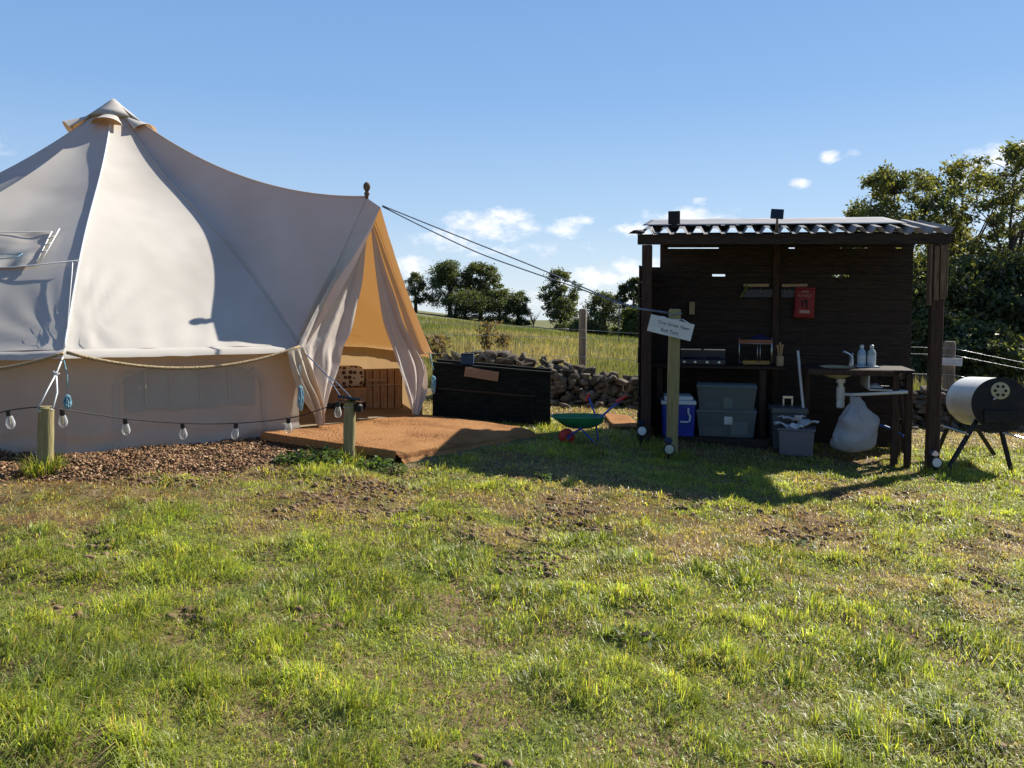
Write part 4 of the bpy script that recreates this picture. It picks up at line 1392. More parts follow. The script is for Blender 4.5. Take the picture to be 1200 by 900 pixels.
# ---- sink unit
xs0, xs1 = SP(946, 433, .12).x, SP(1073, 433, .12).x
zs_ = SP(1010, 433, .12).z
snk = empty('sink_unit', S((xs0 + xs1) / 2, .4, SG((xs0 + xs1) / 2, .4)), 'dark timber sink stand with a cream basin at the right end of the shelter', 'sink stand', rz=SROT)
def sb(q, name, m, bevel=.004, parent=snk, smooth=False):
    q.v = [SHM @ v for v in q.v]; return q.build(name, M[m], parent, bevel=bevel, smooth=smooth)
xbs = SP(982, 437, .3).x
q = MB(); q.box(xs0, xbs - .16, .12, .70, zs_ - .028, zs_); q.box(xbs + .16, xs1, .12, .70, zs_ - .028, zs_); q.box(xbs - .157, xbs + .157, .12, .18, zs_ - .028, zs_); q.box(xbs - .157, xbs + .157, .56, .70, zs_ - .028, zs_)
sb(q, 'worktop', 'dark_wood')
q = MB(); q.box(xs0, xs1 - .2, .095, .117, zs_ - .06, zs_ - .005); sb(q, 'front_rail', 'dark_post')
for x, y in ((xs1 - .05, .14), (xs1 - .05, .62), (xs0 + .05, .60), (xs1 - .17, .16)):
    q = MB(); q.box(x - .03, x + .03, y - .03, y + .03, zg(x, y), zs_ - .032); sb(q, 'stand_leg', 'dark_post')
q = MB(); q.beam((xs1 - .05, .14, SG(xs1, .2) + .05), (xs1 - .05, .62, zs_ - .1), .03, .05); q.box(xs1 - .042, xs1 - .016, .20, .56, SG(xs1, .3) + .38, SG(xs1, .3) + .43); sb(q, 'brace', 'dark_post')
q = MB()
rows = []
for (s_, dz) in ((1.12, .006), (1.0, .004), (.97, -.03), (.85, -.075), (.5, -.10), (.06, -.105)):
    rows.append([Vector((xbs + .155 * s_ * math.cos(a), .37 + .185 * s_ * math.sin(a), zs_ + dz)) for a in np.linspace(0, 2 * math.pi, 29)])
q.grid(rows); bs_ = sb(q, 'basin', 'sink', 0, smooth=True)
q = MB(); rows = []
for (s_, dz) in ((1.02, -.03), (.99, -.05), (.88, -.085), (.5, -.112), (.1, -.118)):
    rows.append([Vector((xbs + .155 * s_ * math.cos(a), .37 + .185 * s_ * math.sin(a), zs_ + dz)) for a in np.linspace(0, 2 * math.pi, 29)])
q.grid(rows); sb(q, 'basin_shell', 'sink', 0, parent=bs_, smooth=True)
# tap
pt0 = SP(997, 430, .55)
q = MB(); q.tube([(pt0.x, .55, zs_ + .002), (pt0.x, .55, zs_ + .10), (pt0.x - .03, .53, zs_ + .13), (pt0.x - .08, .48, zs_ + .155)], [.026, .022, .015, .013], 10); q.tube([(pt0.x, .55, zs_ + .1), (pt0.x + .02, .56, zs_ + .135)], .012, 8)
sb(q, 'tap', 'silver', 0, smooth='auto')
# waste trap and drain pipe
ptx = SP(985, 460, .37).x
zt0 = zs_ - .12; zt1 = SP(985, 478, .37).z
q = MB().lathe([(.045, zt0), (.045, zt0 - .04), (.028, zt0 - .045), (.028, zt0 - .08), (.040, zt0 - .085), (.042, zt1 + .09), (.036, zt1 + .08), (.040, zt1 + .06), (.040, zt1 + .01), (.03, zt1)], 18, Matrix.Translation((ptx, .37, 0)))
sb(q, 'waste_trap', 'pipe', 0, smooth='auto')
pe = SP(1064, 459.5, .10)
q = MB(); q.tube([(ptx + .03, .36, SP(990, 463, .3).z), (ptx + .10, .22, SP(998, 462.5, .22).z), (pe.x, .10, pe.z)], .017, 10); sb(q, 'drain_pipe', 'pipe', 0, smooth='auto')
# recessed shelf with plate rack
xa, xb = SP(1018, 445, .2).x, SP(1062, 445, .2).x
zsh = SP(1040, 456, .2).z
q = MB(); q.box(xa, xb + .02, .14, .60, zsh - .012, zsh); q.box(xa - .012, xa, .14, .60, zsh, zs_ - .031); q.box(xb + .02, xb + .03, .14, .6, zsh, zs_ - .031); sb(q, 'shelf', 'white_paint', .002)
dr = empty('dish_rack', S((xa + xb) / 2 + .04, .35, zsh), 'dark wire dish rack on the shelf under the sink worktop', 'dish rack', rz=SROT)
q = MB(); hx = (xb - xa) * .28
for k in range(9):
    x = (xa + xb) / 2 + .07 - hx + 2 * hx * k / 8
    q.tube([(x, .2, zsh + .012), (x, .2, zsh + .09)], .0035, 5); q.tube([(x, .48, zsh + .012), (x, .48, zsh + .09)], .0035, 5)
for z in (.012, .09):
    x0 = (xa + xb) / 2 + .07 - hx; x1 = x0 + 2 * hx
    q.tube([(x0, .2, zsh + z), (x1, .2, zsh + z), (x1, .48, zsh + z), (x0, .48, zsh + z), (x0, .2, zsh + z)], .005, 6)
q.v = [SHM @ v for v in q.v]; q.build('wire_basket', M['black_metal'], dr, smooth=True)
q = MB(); rows = []
cpx = SP(1024, 452, .25).x
for j in range(7):
    rows.append([S(cpx - .06 + .14 * i / 8, .2 + .16 * j / 6, zsh + .012 + .035 * math.sin(math.pi * i / 8) * math.sin(math.pi * j / 6) * (1 + npfbm(Vector((i * .5, j * .5, 0)), 1, 3))) for i in range(9)])
q.grid(rows); tag(q.build('dish_cloth', M['paper'], None, smooth=True, solid=.004), 'crumpled white dish cloth on the shelf beside the dish rack', 'cloth')
# bottles on their tray
pb0 = SP(1003, 431, .45); pb1 = SP(1030, 431, .45)
tr = empty('bottle_tray', S((pb0.x + pb1.x) / 2, .45, zs_), 'thin pale tray under the two soap bottles', 'tray', rz=SROT)
q = MB(); q.box(pb0.x, pb1.x, .38, .52, zs_ + .003, zs_ + .012); q.v = [SHM @ v for v in q.v]; q.build('tray_base', M['lens'], tr, bevel=.003)
for px, lab, m in ((1009.5, 'pale blue soap bottle, left of the two standing by the tap', 'bottle_blue'), (1021, 'pale grey-green soap bottle, right of the two standing by the tap', 'bottle_grey')):
    pb = SP(px, 431, .45); hbt = SP(px, 404, .45).z - zs_ - .013
    e = empty('soap_bottle', S(pb.x, .45, zs_ + .013), lab, 'bottle', rz=SROT, group='soap bottles')
    mm = loc(e)
    q = MB().lathe([(.036, 0.0), (.042, .006), (.042, hbt * .60), (.034, hbt * .72), (.018, hbt * .80), (.016, hbt * .84)], 18, mm); q.build('bottle_body', M[m], e, smooth='auto')
    q = MB().lathe([(.020, hbt * .842), (.020, hbt * .97), (.012, hbt)], 14, mm); q.build('cap', M['cool_white'] if px < 1015 else M['pipe'], e, smooth='auto')
    q = MB().lathe([(.0428, hbt * .15), (.0428, hbt * .5)], 18, mm, cap=False); q.build('bottle_label', M['lens'], e, smooth=True)
# refuse bag hanging from the pipe
pc = SP(1000, 500, .10)
zt = SP(1000, 466, .12).z; zb2 = SP(1000, 531, .12).z
q = MB(); rows = []
prof = [(.035, 0), (.055, .05), (.085, .12), (.125, .24), (.175, .40), (.20, .56), (.20, .72), (.185, .86), (.15, .96), (.03, 1.0)]
pf = [interp(prof, i / 36) for i in range(37)]
for r_, t in pf:
    row = []
    for k in range(49):
        a = 2 * math.pi * k / 48
        p = Vector((pc.x + r_ * 1.02 * math.cos(a) + .01 * math.cos(2 * a) + (.05 * (.5 - t) + .03 * math.sin(3 * t)), .20 + .75 * r_ * math.sin(a), zt + (zb2 - zt) * t))
        w = -.050 * (.55 - abs(npfbm(p, 4.2, 2)) * 1.6) * min(1, t * 3) - .022 * (.5 - abs(npfbm(p, 10, 7)) * 1.5) + .010 * math.sin(8 * a + 5 * npfbm(p, 4, 1)) * (1 - t) + .03 * npfbm(p, 3, 6)
        row.append(p + Vector((math.cos(a), math.sin(a), .5)) * w)
    rows.append(row)
q.grid(rows); q.v = [SHM @ v for v in q.v]
tag(q.build('refuse_bag', M['bag'], None, smooth=True), 'full white polythene bag hanging under the sink drain pipe', 'bag')
# hose
h0, h1, h2 = SP(1018, 494, .3), SP(1045, 503, .28), SP(1062, 516, .22)
q = MB(); q.tube([Vector(interp([tuple(S(h0.x, .3, h0.z)), tuple(S(h1.x, .28, h1.z)), tuple(S(h2.x, .22, h2.z)), tuple(S(h2.x + .03, .2, SG(h2.x, .2) + .02))], i / 24)) for i in range(25)], .013, 8)
tag(q.build('water_hose', M['hose'], None, smooth=True), 'blue water hose curving down behind the white bag under the sink', 'hose')

# ---- solar lamps on the roof
p0 = S(*SP(790, 262, .25)); p0.z = zf(.3) + .136 + .36 * pitch_ + .035
e = empty('roof_lamp', p0, 'black box-shaped solar lamp at the left end of the shelter roof', 'solar lamp', rz=SROT, group='solar lamps on the roof')
mm = loc(e); q = MB(); q.box(-.062, .062, -.03, .03, .015, .15, mm); q.build('lamp_body', M['black_metal'], e, bevel=.005)
q = MB(); q.box(-.03, .03, -.02, .02, -.03, .014, mm); q.build('bracket', M['black_metal'], e)
p0 = SP(910, 262, -.04); pz = zf(p0.x) + .136 + .05 * pitch_ + .035
e = empty('roof_lamp', S(p0.x, -.03, pz), 'small square solar panel on a stalk at the middle of the roof front', 'solar lamp', rz=SROT, group='solar lamps on the roof')
mm = loc(e); q = MB(); q.tube([mm @ Vector((0, 0, -.06)), mm @ Vector((.006, 0, .05)), mm @ Vector((0.004, .0, .09))], [.02, .012, .010], 8); q.build('stalk', M['cheek'], e, smooth='auto')
q = MB(); q.box(-.062, .062, -.01, .01, -.05, .05, mm @ Matrix.Translation((.005, 0, .125)) @ Matrix.Rotation(R(-14), 4, 'X') @ Matrix.Rotation(R(5), 4, 'Y')); q.build('solar_panel', M['panel'], e, bevel=.004)

# ---- ground solar lights
first = None
for px, py, Y, lab, lens, gpy in ((752, 505, SL0.y - .25, 'round black solar spotlight with a pale blue lens by the left shelter post', 'lens', 520),
                             (784, 526.5, b3.y - .25, 'round black solar spotlight with a yellowed lens at the foot of the tall post', 'lens_clear', 540),
                             (1097, 542, SR0.y - .2, 'round black solar spotlight with a white lens against the right shelter post', 'white_paint', 556)):
    p = P(px, py, Y); gzv = g1(p.x, p.y)
    e = empty('ground_spotlight', (p.x, p.y, gzv), lab, 'spotlight', group='round solar ground lights')
    q = MB(); h = p.z - gzv
    mm = Matrix.Translation(p) @ Matrix.Rotation(R(84), 4, 'X')
    q.lathe([(.03, -.05), (.048, -.03), (.056, .0), (.056, .014), (.044, .016)], 22, mm); q.build('lamp_head', M['black_metal'], e, smooth='auto')
    q = MB().lathe([(.043, .010), (.043, .018), (.02, .022)], 22, mm); q.build('lens', M[lens], e, smooth='auto')
    q = MB(); q.tube([(p.x, p.y + .02, gzv - .06), (p.x, p.y + .02, p.z - .045)], [.006, .014], 8); q.build('stake', M['black_metal'], e, smooth='auto')
    mm2 = Matrix.Translation(p + Vector((0, .04, .078))) @ Matrix.Rotation(R(35), 4, 'X')
    q = MB(); q.lathe([(.040, -.006), (.042, .0), (.040, .006)], 18, mm2)
    q.build('solar_panel', M['panel'], e, smooth='auto')

# ================================================================== BARBECUE
ce = P(1173, 474, 7.85); cf = P(1139, 470, 8.6)
ax = (ce - cf).normalized(); BR = .265
bq = empty('barrel_barbecue', (ce.x - .05, ce.y + .3, g1(ce.x, ce.y + .3)), 'barrel barbecue with a white painted drum and black ends on angled legs', 'barbecue')
zz = Vector((0, 0, 1)); sd = ax.cross(zz).normalized(); upv = sd.cross(ax).normalized()
mB = Matrix((sd, upv, ax)).transposed().to_4x4(); mB.translation = cf
LB = (ce - cf).length
q = MB(); rows = []
for t in (0, .03, .30, .33, .36, .64, .67, .70, .97, .985):
    rr = BR
    rows.append([mB @ Vector((rr * math.cos(a), rr * math.sin(a), LB * t)) for a in np.linspace(R(-32), R(212), 40)])
q.grid(rows); q.build('drum_lid', M['cream'], bq, smooth='auto', solid=.004)
q = MB(); rows = []
for t in (0, .5, 1):
    rows.append([mB @ Vector(((BR - .004) * math.cos(a), (BR - .004) * math.sin(a), LB * (.01 + .98 * t))) for a in np.linspace(R(208), R(332), 24)])
q.grid(rows); q.build('drum_base', M['cream'], bq, smooth='auto', solid=.004)
for t, nm in ((1.0, 'drum_end'), (0.0, 'drum_end')):
    q = MB().lathe([(BR + .004, LB * t - .012), (BR + .006, LB * t + .004), (BR - .01, LB * t + .008), (.02, LB * t + .004)], 40, mB); eo = q.build(nm, M['black_metal'], bq, smooth='auto')
    if t == 1.0:
        mv = mB @ Matrix.Translation((.01, BR * .52, LB + .008))
        q = MB().lathe([(.086, .001), (.086, .005), (.078, .008), (.02, .008)], 26, mv); vo_ = q.build('air_vent', M['vent_cream'], eo, smooth='auto')
        q = MB()
        for k in range(6): q.lathe([(.016, .0085), (.016, .0095)], 10, mv @ Matrix.Translation((.048 * math.cos(k * 1.047), .048 * math.sin(k * 1.047), 0)))
        q.build('vent_hole', M['black_metal'], vo_)
        q = MB(); q.tube([mv @ Vector((.04, -.07, .01)), mv @ Vector((.07, -.09, .018))], .009, 6); q.build('vent_tab', M['silver'], vo_, smooth='auto')
        # lower fire pan
        q = MB(); q.box(-BR * .62, BR * .62, -BR * .72, -BR * .20, LB + .010, LB + .030, mB); q.build('fire_door', M['black_metal'], eo, bevel=.02)
lg = []
for top, bot, Yt, Yb in (((1146, 490), (1106, 556), 7.95, 7.62), ((1172, 500), (1187, 552), 7.85, 7.75), ((1118, 482), (1097, 517), 8.6, 8.85), ((1140, 495), (1168, 520), 8.6, 8.95)):
    b_ = P(bot[0], bot[1], Yb); b_.z = g1(b_.x, b_.y) - .03
    q = MB(); q.beam(P(top[0], top[1], Yt), b_, .035, .035, up=(0, 1, 0)); q.build('stand_leg', M['black_metal'], bq, bevel=.003)
q = MB(); q.tube([P(1107, 500, 8.3), P(1134, 509, 7.8)], .010, 8); q.tube([P(1175, 507, 7.8), P(1215, 518, 7.7)], .010, 8); q.build('stand_bar', M['silver'], bq, smooth='auto')
q = MB(); q.beam(P(1140, 499, 7.9), P(1176, 505, 7.83), .04, .04); q.build('cradle', M['black_metal'], bq, bevel=.003)

# ================================================================== STONE WALL
def wall_y(x): return 11.35 + .1 * math.sin(x * .8)
sm_v, sm_f, nvt = [], [], 0
import bmesh
ico = bmesh.new(); bmesh.ops.create_icosphere(ico, subdivisions=2, radius=1)
iv = np.array([v.co[:] for v in ico.verts]); ifc = [[v.index for v in f.verts] for f in ico.faces]; ico.free()
rs = random.Random(3)
def stone(cx, cy, cz, sx, sy, sz):
    global nvt
    rot = np.array(Matrix.Rotation(rs.uniform(-.7, .7), 3, 'Z') @ Matrix.Rotation(rs.uniform(-.3, .3), 3, 'Y') @ Matrix.Rotation(rs.uniform(-.25, .25), 3, 'X'))
    hb_ = bmesh.new()
    for _ in range(13):
        p = [rs.uniform(-1, 1) for _ in range(3)]
        m_ = max(abs(c) for c in p); k_ = rs.uniform(.82, 1.0) / m_
        hb_.verts.new((p[0] * k_, p[1] * k_, p[2] * k_))
    bmesh.ops.convex_hull(hb_, input=hb_.verts)
    loose = [v for v in hb_.verts if not v.link_faces]
    bmesh.ops.delete(hb_, geom=loose, context='VERTS')
    bmesh.ops.triangulate(hb_, faces=hb_.faces)
    bmesh.ops.bevel(hb_, geom=list(hb_.edges), offset=.06, segments=1, affect='EDGES')
    bmesh.ops.triangulate(hb_, faces=hb_.faces)
    hb_.verts.index_update()
    v = np.array([q_.co[:] for q_ in hb_.verts]) * np.array([sx, sy, sz])
    v = v @ rot.T + np.array([cx, cy, cz])
    sm_v.append(v)
    for f in hb_.faces: sm_f.append([q_.index + nvt for q_ in f.verts])
    nvt += len(v); hb_.free()
def wtop(x):
    pts = [(-3, .56), (-1.2, .54), (-.4, .62), (.1, .58), (.7, .50), (1.3, .40), (1.9, .35), (3, .34), (5, .42), (6.0, .46), (7.5, .38), (9, .3)]
    for (a, h0), (b, h1) in zip(pts, pts[1:]):
        if a <= x <= b: return h0 + (h1 - h0) * (x - a) / (b - a)
    return .3
x = -.95
while x < 8.6:
    h = wtop(x); z = 0
    base = float(gz(x, wall_y(x), False))
    while z < h:
        sz = rs.uniform(.028, .058); top_row = z + 2 * sz > h
        for k in range(2):
            if top_row and rs.random() < .15: continue
            sx = rs.uniform(.05, .125)
            stone(x + rs.uniform(-.08, .08) + .12 * k, wall_y(x) - .16 + .32 * k * .8 + rs.uniform(-.05, .05) + z * .12, base + z + sz * .7 + rs.uniform(-.02, .02) + (rs.uniform(-.01, .025) if top_row else 0), sx, rs.uniform(.07, .12), sz * rs.uniform(1.0, 1.5))
        z += sz * 1.45
    x += rs.uniform(.09, .14)
# tumbled stones in front of the wall
for k in range(30):
    x = rs.uniform(-.3, 8.4); y = wall_y(x) - .3 - abs(rs.gauss(0, .15)); stone(x, y, g1(x, y) + .03, rs.uniform(.05, .11), rs.uniform(.05, .1), rs.uniform(.03, .07))
VV = np.concatenate(sm_v); flat = np.array([i for f in sm_f for i in f])
o = npmesh('stone_wall', VV, flat, np.full(len(sm_f), 3), M['stone'])
tag(o, 'low tumbledown grey-brown drystone wall between the lawn and the field', 'wall')

# ================================================================== FENCE
fence = empty('wire_fence', (1.1, 12.2, g1(1.1, 12.2)), 'post and wire field fence behind the drystone wall', 'fence')
fp = P(683, 362, 12.2); fr_ = P(1113, 400, 11.9)
fposts = [(fp, .062, 'post_grey'), (fr_, .085, 'post_grey'), (P(1093, 398, 12.6), .04, 'post_grey'), (P(1330, 440, 12.0), .07, 'post_grey')]
for tp_, r_, m in fposts:
    q = MB(); gb_ = g1(tp_.x, tp_.y)
    q.tube([(tp_.x - .01, tp_.y, gb_ - .1), (tp_.x, tp_.y, (gb_ + tp_.z) / 2), (tp_.x, tp_.y, tp_.z - .03), (tp_.x, tp_.y, tp_.z)], [r_, r_, r_, r_ * .8], 12); q.build('fence_post', M[m], fence, smooth='auto')
lx_ = Vector((-6.5, 12.2, 1.6))
for k, d in enumerate((.10, .42, .72)):
    a = Vector((-6.5, 12.15, 1.55 - d - .0)); b = fp + Vector((0, -.07, -d - .02 - (.2 if k == 0 else 0)))
    c = fr_ + Vector((0, -.09, -.10 - .10 * k - (.2 if k == 2 else 0))); e_ = P(1330, 440, 12.0) + Vector((0, -.08, -.10 - .09 * k - (.2 if k == 2 else 0)))
    q = MB(); q.tube(sag(a, b, .03), .0035, 5); q.tube(sag(b, c, .03), .0035, 5); q.tube(sag(c, e_, .02), .0045, 5); q.build('fence_wire', M['silver'], fence, smooth=True)
ps = P(1113.5, 424, 11.78); mxp = facing(ps, (1, -.05, -.04), (0, 0, 1))
fs = empty('notice_plate', ps, 'small white notice plate fixed to the grey fence post by the barbecue', 'sign')
q = MB(); q.box(-.178, .178, -.058, .058, -.004, .004, mxp); q.build('plate', M['white_paint'], fs, bevel=.002)
mxq = mxp.copy(); mxq.translation = mxp @ Vector((0, 0, -.0042)); scribble(mxq, .14, (.022, -.020), M['ink'], fs)


# ================================================================== TREES
def tree(name, bx, by, h, w, label, seed, tint=(.045, .07, .022), leaf=.13, n=14000, lobes=16, base=.22, trunk_r=.2, group=None, cat='tree', fill=.12, lean=0, stems=1):
    r = random.Random(seed)
    z0 = float(gz(bx, by, False))
    e = empty(name, (bx, by, z0), label, cat, group=group)
    zc0 = h * base
    # main limbs
    limbs = []
    nl = max(5, lobes // 2)
    for k in range(nl):
        a = 2 * math.pi * (k + r.random() * .7) / nl
        t = .25 + .7 * r.random()
        d = w * (.25 + .5 * r.random()) * math.sqrt(max(.1, 1 - ((t - .42) / .62) ** 2))
        limbs.append(Vector((d * math.cos(a) + lean * t, d * math.sin(a), zc0 + (h - zc0) * t * .88)))
    limbs.append(Vector((lean * .8, 0, zc0 + (h - zc0) * .82)))
    # twig ends
    tips, rads = [], []
    while len(tips) < lobes * 6:
        t = r.random() ** .85
        a = r.random() * 6.283
        env = w * math.sqrt(max(.03, 1 - ((t - .42) / .60) ** 2))
        env *= .72 + .56 * float(fbm([math.cos(a) * 1.4 + t * 2.6 + seed], [math.sin(a) * 1.4 + seed * 1.7 + t], seed, 2)[0])
        d = env * (r.random() ** .55)
        p = Vector((d * math.cos(a) + lean * t, d * math.sin(a), zc0 + (h - zc0) * (.02 + .93 * t)))
        if base < .1 and t < .25: p.z *= r.random()
        tips.append(p); rads.append(w * fill * r.uniform(.65, 1.5))
    q = MB()
    for s_ in range(stems):
        ox = (s_ - (stems - 1) / 2) * w * .25
        top = Vector((lean * .5 + ox * 1.3, 0, zc0 + (h - zc0) * .55))
        q.tube([(ox * .4, 0, -.3), (ox * .5 + .03, 0, max(.2, h * base * .5)), (ox, .05, max(.4, h * base)), top], [trunk_r * 1.3, trunk_r, trunk_r * .8, trunk_r * .35], 9)
    for c in limbs:
        st_ = Vector((lean * .3, 0, max(.3, h * base * r.uniform(.8, 1.0)) + max(0, c.z - h * base) * .30))
        q.tube([st_, st_.lerp(c, .5) + Vector((r.uniform(-.08, .08), r.uniform(-.08, .08), .06)) * w, c], [trunk_r * .45, trunk_r * .28, trunk_r * .12], 6)
    for p in tips:
        l = min(limbs, key=lambda c: (c - p).length)
        q.tube([l, l.lerp(p, .55) + Vector((r.uniform(-.05, .05), r.uniform(-.05, .05), .04)) * w, p], [trunk_r * .11, trunk_r * .07, trunk_r * .025], 4)
    q.build('trunk', M['bark'], e, smooth=True, local=True)
    # leaves
    g = np.random.default_rng(seed)
    tp_ = np.array([p[:] for p in tips]); rd = np.array(rads)
    wt = rd ** 2; idx = g.choice(len(tips), n, p=wt / wt.sum())
    off_ = g.normal(size=(n, 3)) * np.array([1, 1, .72]) * rd[idx][:, None]
    p = tp_[idx] + off_
    p[:, 2] = np.maximum(p[:, 2], .03)
    nn = g.normal(size=(n, 3)) + np.array([0, 0, .5]); nn /= np.linalg.norm(nn, axis=1)[:, None]
    a = g.normal(size=(n, 3)); a -= nn * (a * nn).sum(1)[:, None]; a /= np.linalg.norm(a, axis=1)[:, None]
    b = np.cross(nn, a)
    s2 = leaf * g.uniform(.5, 1.35, n)[:, None]
    V = np.stack([p - a * s2, p - b * s2 * .48 + nn * s2 * .15, p + a * s2, p + b * s2 * .48 + nn * s2 * .15], 1).reshape(-1, 3)
    hue = g.normal(0, 1, len(tips))[idx]
    C = np.array(tint)[None] * np.stack([1 + .14 * hue, 1 + .07 * hue, 1 - .12 * hue], 1) * g.uniform(.6, 1.45, n)[:, None]
    C = np.where((g.random(n) < .12)[:, None], C * np.array([1.32, 1.22, .9]), C)
    npmesh('crown', V, np.arange(n * 4), np.full(n, 4), M['leaf'], np.repeat(np.clip(C, .004, 1), 4, 0), e)
    return e


def atpx(px, Y): return (px - 600) / F * Y


FT = 108
def far_tree(px, top, base_px, wpx, label, seed, Y=FT, **k):
    X = atpx(px, Y); sc_ = Y / F
    z0 = float(gz(X, Y, False)); zt_ = 1.4 - (top - HZ) * sc_
    return tree(k.pop('name', 'field_tree'), X, Y, zt_ - z0, wpx * sc_ / 2, label, seed, **k)


kw = dict(group='trees along the field edge', tint=(.066, .086, .044), leaf=.135)
far_tree(487, 320, 360, 30, 'dark layered tree at the field edge, showing just right of the tent canvas', 1, n=5000, lobes=9, base=.25, trunk_r=.25, **kw)
far_tree(527, 306, 370, 50, 'tall dark round-headed tree in the clump right of the tent', 2, n=15000, lobes=16, base=.20, trunk_r=.3, **kw)
far_tree(563, 307, 370, 52, 'tall lighter open-branched tree in the middle of the far clump', 3, n=9500, lobes=16, base=.20, trunk_r=.3, group=kw['group'], tint=(.062, .080, .034), leaf=.17, fill=.095)
far_tree(545, 343, 370, 56, 'low bushy tree filling the front of the far clump', 4, Y=104, n=11000, lobes=14, base=.03, trunk_r=.2, **kw)
far_tree(585, 340, 370, 50, 'rounded bushy tree under the open-branched one at the far clump', 5, Y=105, n=11000, lobes=14, base=.03, trunk_r=.2, **kw)
far_tree(607, 341, 370, 30, 'small rounded tree at the right end of the far clump', 6, Y=106, n=6000, lobes=9, base=.04, trunk_r=.2, **kw)
far_tree(657, 314, 380, 44, 'slender pale tree with gaps in its crown below the guy rope', 7, n=8500, lobes=16, base=.15, trunk_r=.28, group=kw['group'], tint=(.068, .088, .040), leaf=.17, fill=.095)
far_tree(661, 350, 385, 34, 'small bush at the foot of the slender pale tree', 8, Y=104, n=5000, lobes=9, base=.02, trunk_r=.15, **kw)
far_tree(708, 344, 390, 50, 'wide dark bush behind the wooden fence post', 9, Y=100, n=12000, lobes=14, base=.02, trunk_r=.2, **kw)
far_tree(742, 326, 395, 34, 'tall sparse tree half hidden by the left edge of the shelter', 10, Y=98, n=7000, lobes=12, base=.25, trunk_r=.25, group=kw['group'], tint=(.052, .070, .034), leaf=.17, fill=.095)
far_tree(745, 362, 400, 44, 'mid green bush at the left edge of the shelter', 12, Y=92, n=9000, lobes=10, base=.02, trunk_r=.2, group=kw['group'], tint=(.065, .090, .032), leaf=.18)
far_tree(685, 378, 400, 60, 'low dark hedge bush left of the fence post', 13, Y=100, n=6000, lobes=12, base=.01, trunk_r=.1, **kw)
tree('field_tree', atpx(-42, 40), 40, 1.4 + 168 / F * 40 - float(gz(atpx(-42, 40), 40, False)), 2.4, 'tree behind the tent whose crown just shows at the left edge', 14, n=8000, group=kw['group'])
# bare twiggy tree
X = atpx(625, 95); z0 = float(gz(X, 95, False))
dt = empty('bare_tree', (X, 95, z0), 'small leafless twiggy tree between the far clump and the slender tree', 'tree')
q = MB(); q.tube([(0, 0, -.2), (0, 0, 1.0)], [.10, .06], 6)
for k in range(22):
    a = random.random() * 6.28; l = random.uniform(.8, 1.7)
    d = Vector((math.cos(a) * .8, math.sin(a) * .8, random.uniform(.7, 1.3))).normalized() * l
    q.tube([(0, 0, random.uniform(.3, 1)), Vector((0, 0, .8)) + d * .5, Vector((0, 0, .9)) + d], [.04, .025, .012], 4)
q.build('trunk', M['bark'], dt, smooth=True, local=True)

# near right-hand group
def near_tree(px, top, Y, w, label, seed, **k):
    X = atpx(px, Y); z0 = float(gz(X, Y, False)); zt_ = 1.4 - (top - HZ) * Y / F
    return tree(k.pop('name', 'woodland_tree'), X, Y, zt_ - z0, w, label, seed, group='trees right of the shelter', **k)


tw = (.125, .140, .068)
near_tree(1045, 196, 25, 1.9, 'open crowned tree rising behind the right end of the roof', 21, n=14500, leaf=.066, lobes=20, base=.25, trunk_r=.13, tint=tw, fill=.062)
near_tree(1115, 186, 26, 2.0, 'tall feathery tree behind the barbecue', 22, n=14500, leaf=.066, lobes=20, base=.22, trunk_r=.13, tint=tw, fill=.062)
near_tree(1185, 168, 24, 2.2, 'tallest open tree at the right edge with a visible dark trunk', 23, n=13000, leaf=.066, lobes=18, base=.25, trunk_r=.15, tint=tw, fill=.060)
near_tree(1265, 175, 26, 2.2, 'tree at the extreme right edge beyond the tall open one', 24, n=9000, leaf=.07, lobes=18, base=.2, trunk_r=.15, tint=tw, fill=.07)
near_tree(1005, 238, 27, 1.3, 'smaller tree peeping over the roof left of the open crowned tree', 25, n=8500, leaf=.066, lobes=13, base=.2, trunk_r=.11, tint=tw, fill=.07)
tb = (.092, .108, .056)
kb = dict(leaf=.078, base=.01, trunk_r=.06, tint=tb, fill=.14, stems=2, name='woodland_bush', cat='bush')
near_tree(1070, 300, 22, 1.5, 'dark bush seen between the back wall and the right shelter post', 31, n=20000, lobes=16, **kb)
near_tree(1130, 308, 22.5, 1.5, 'dark leafy bush directly above the barbecue', 32, n=20000, lobes=16, **kb)
near_tree(1190, 300, 22, 1.6, 'dark leafy bush above the fence wires at the right edge', 33, n=20000, lobes=16, **kb)
near_tree(1250, 300, 23, 1.6, 'dark leafy bush just past the right edge of the fence wires', 34, n=10000, lobes=12, **kb)
near_tree(1100, 370, 20.5, 1.0, 'low dark shrub behind the notice plate post', 35, n=13000, lobes=10, **kb)
near_tree(1160, 385, 20, 1.1, 'low dark shrub behind the barbecue drum', 36, n=13000, lobes=10, **kb)

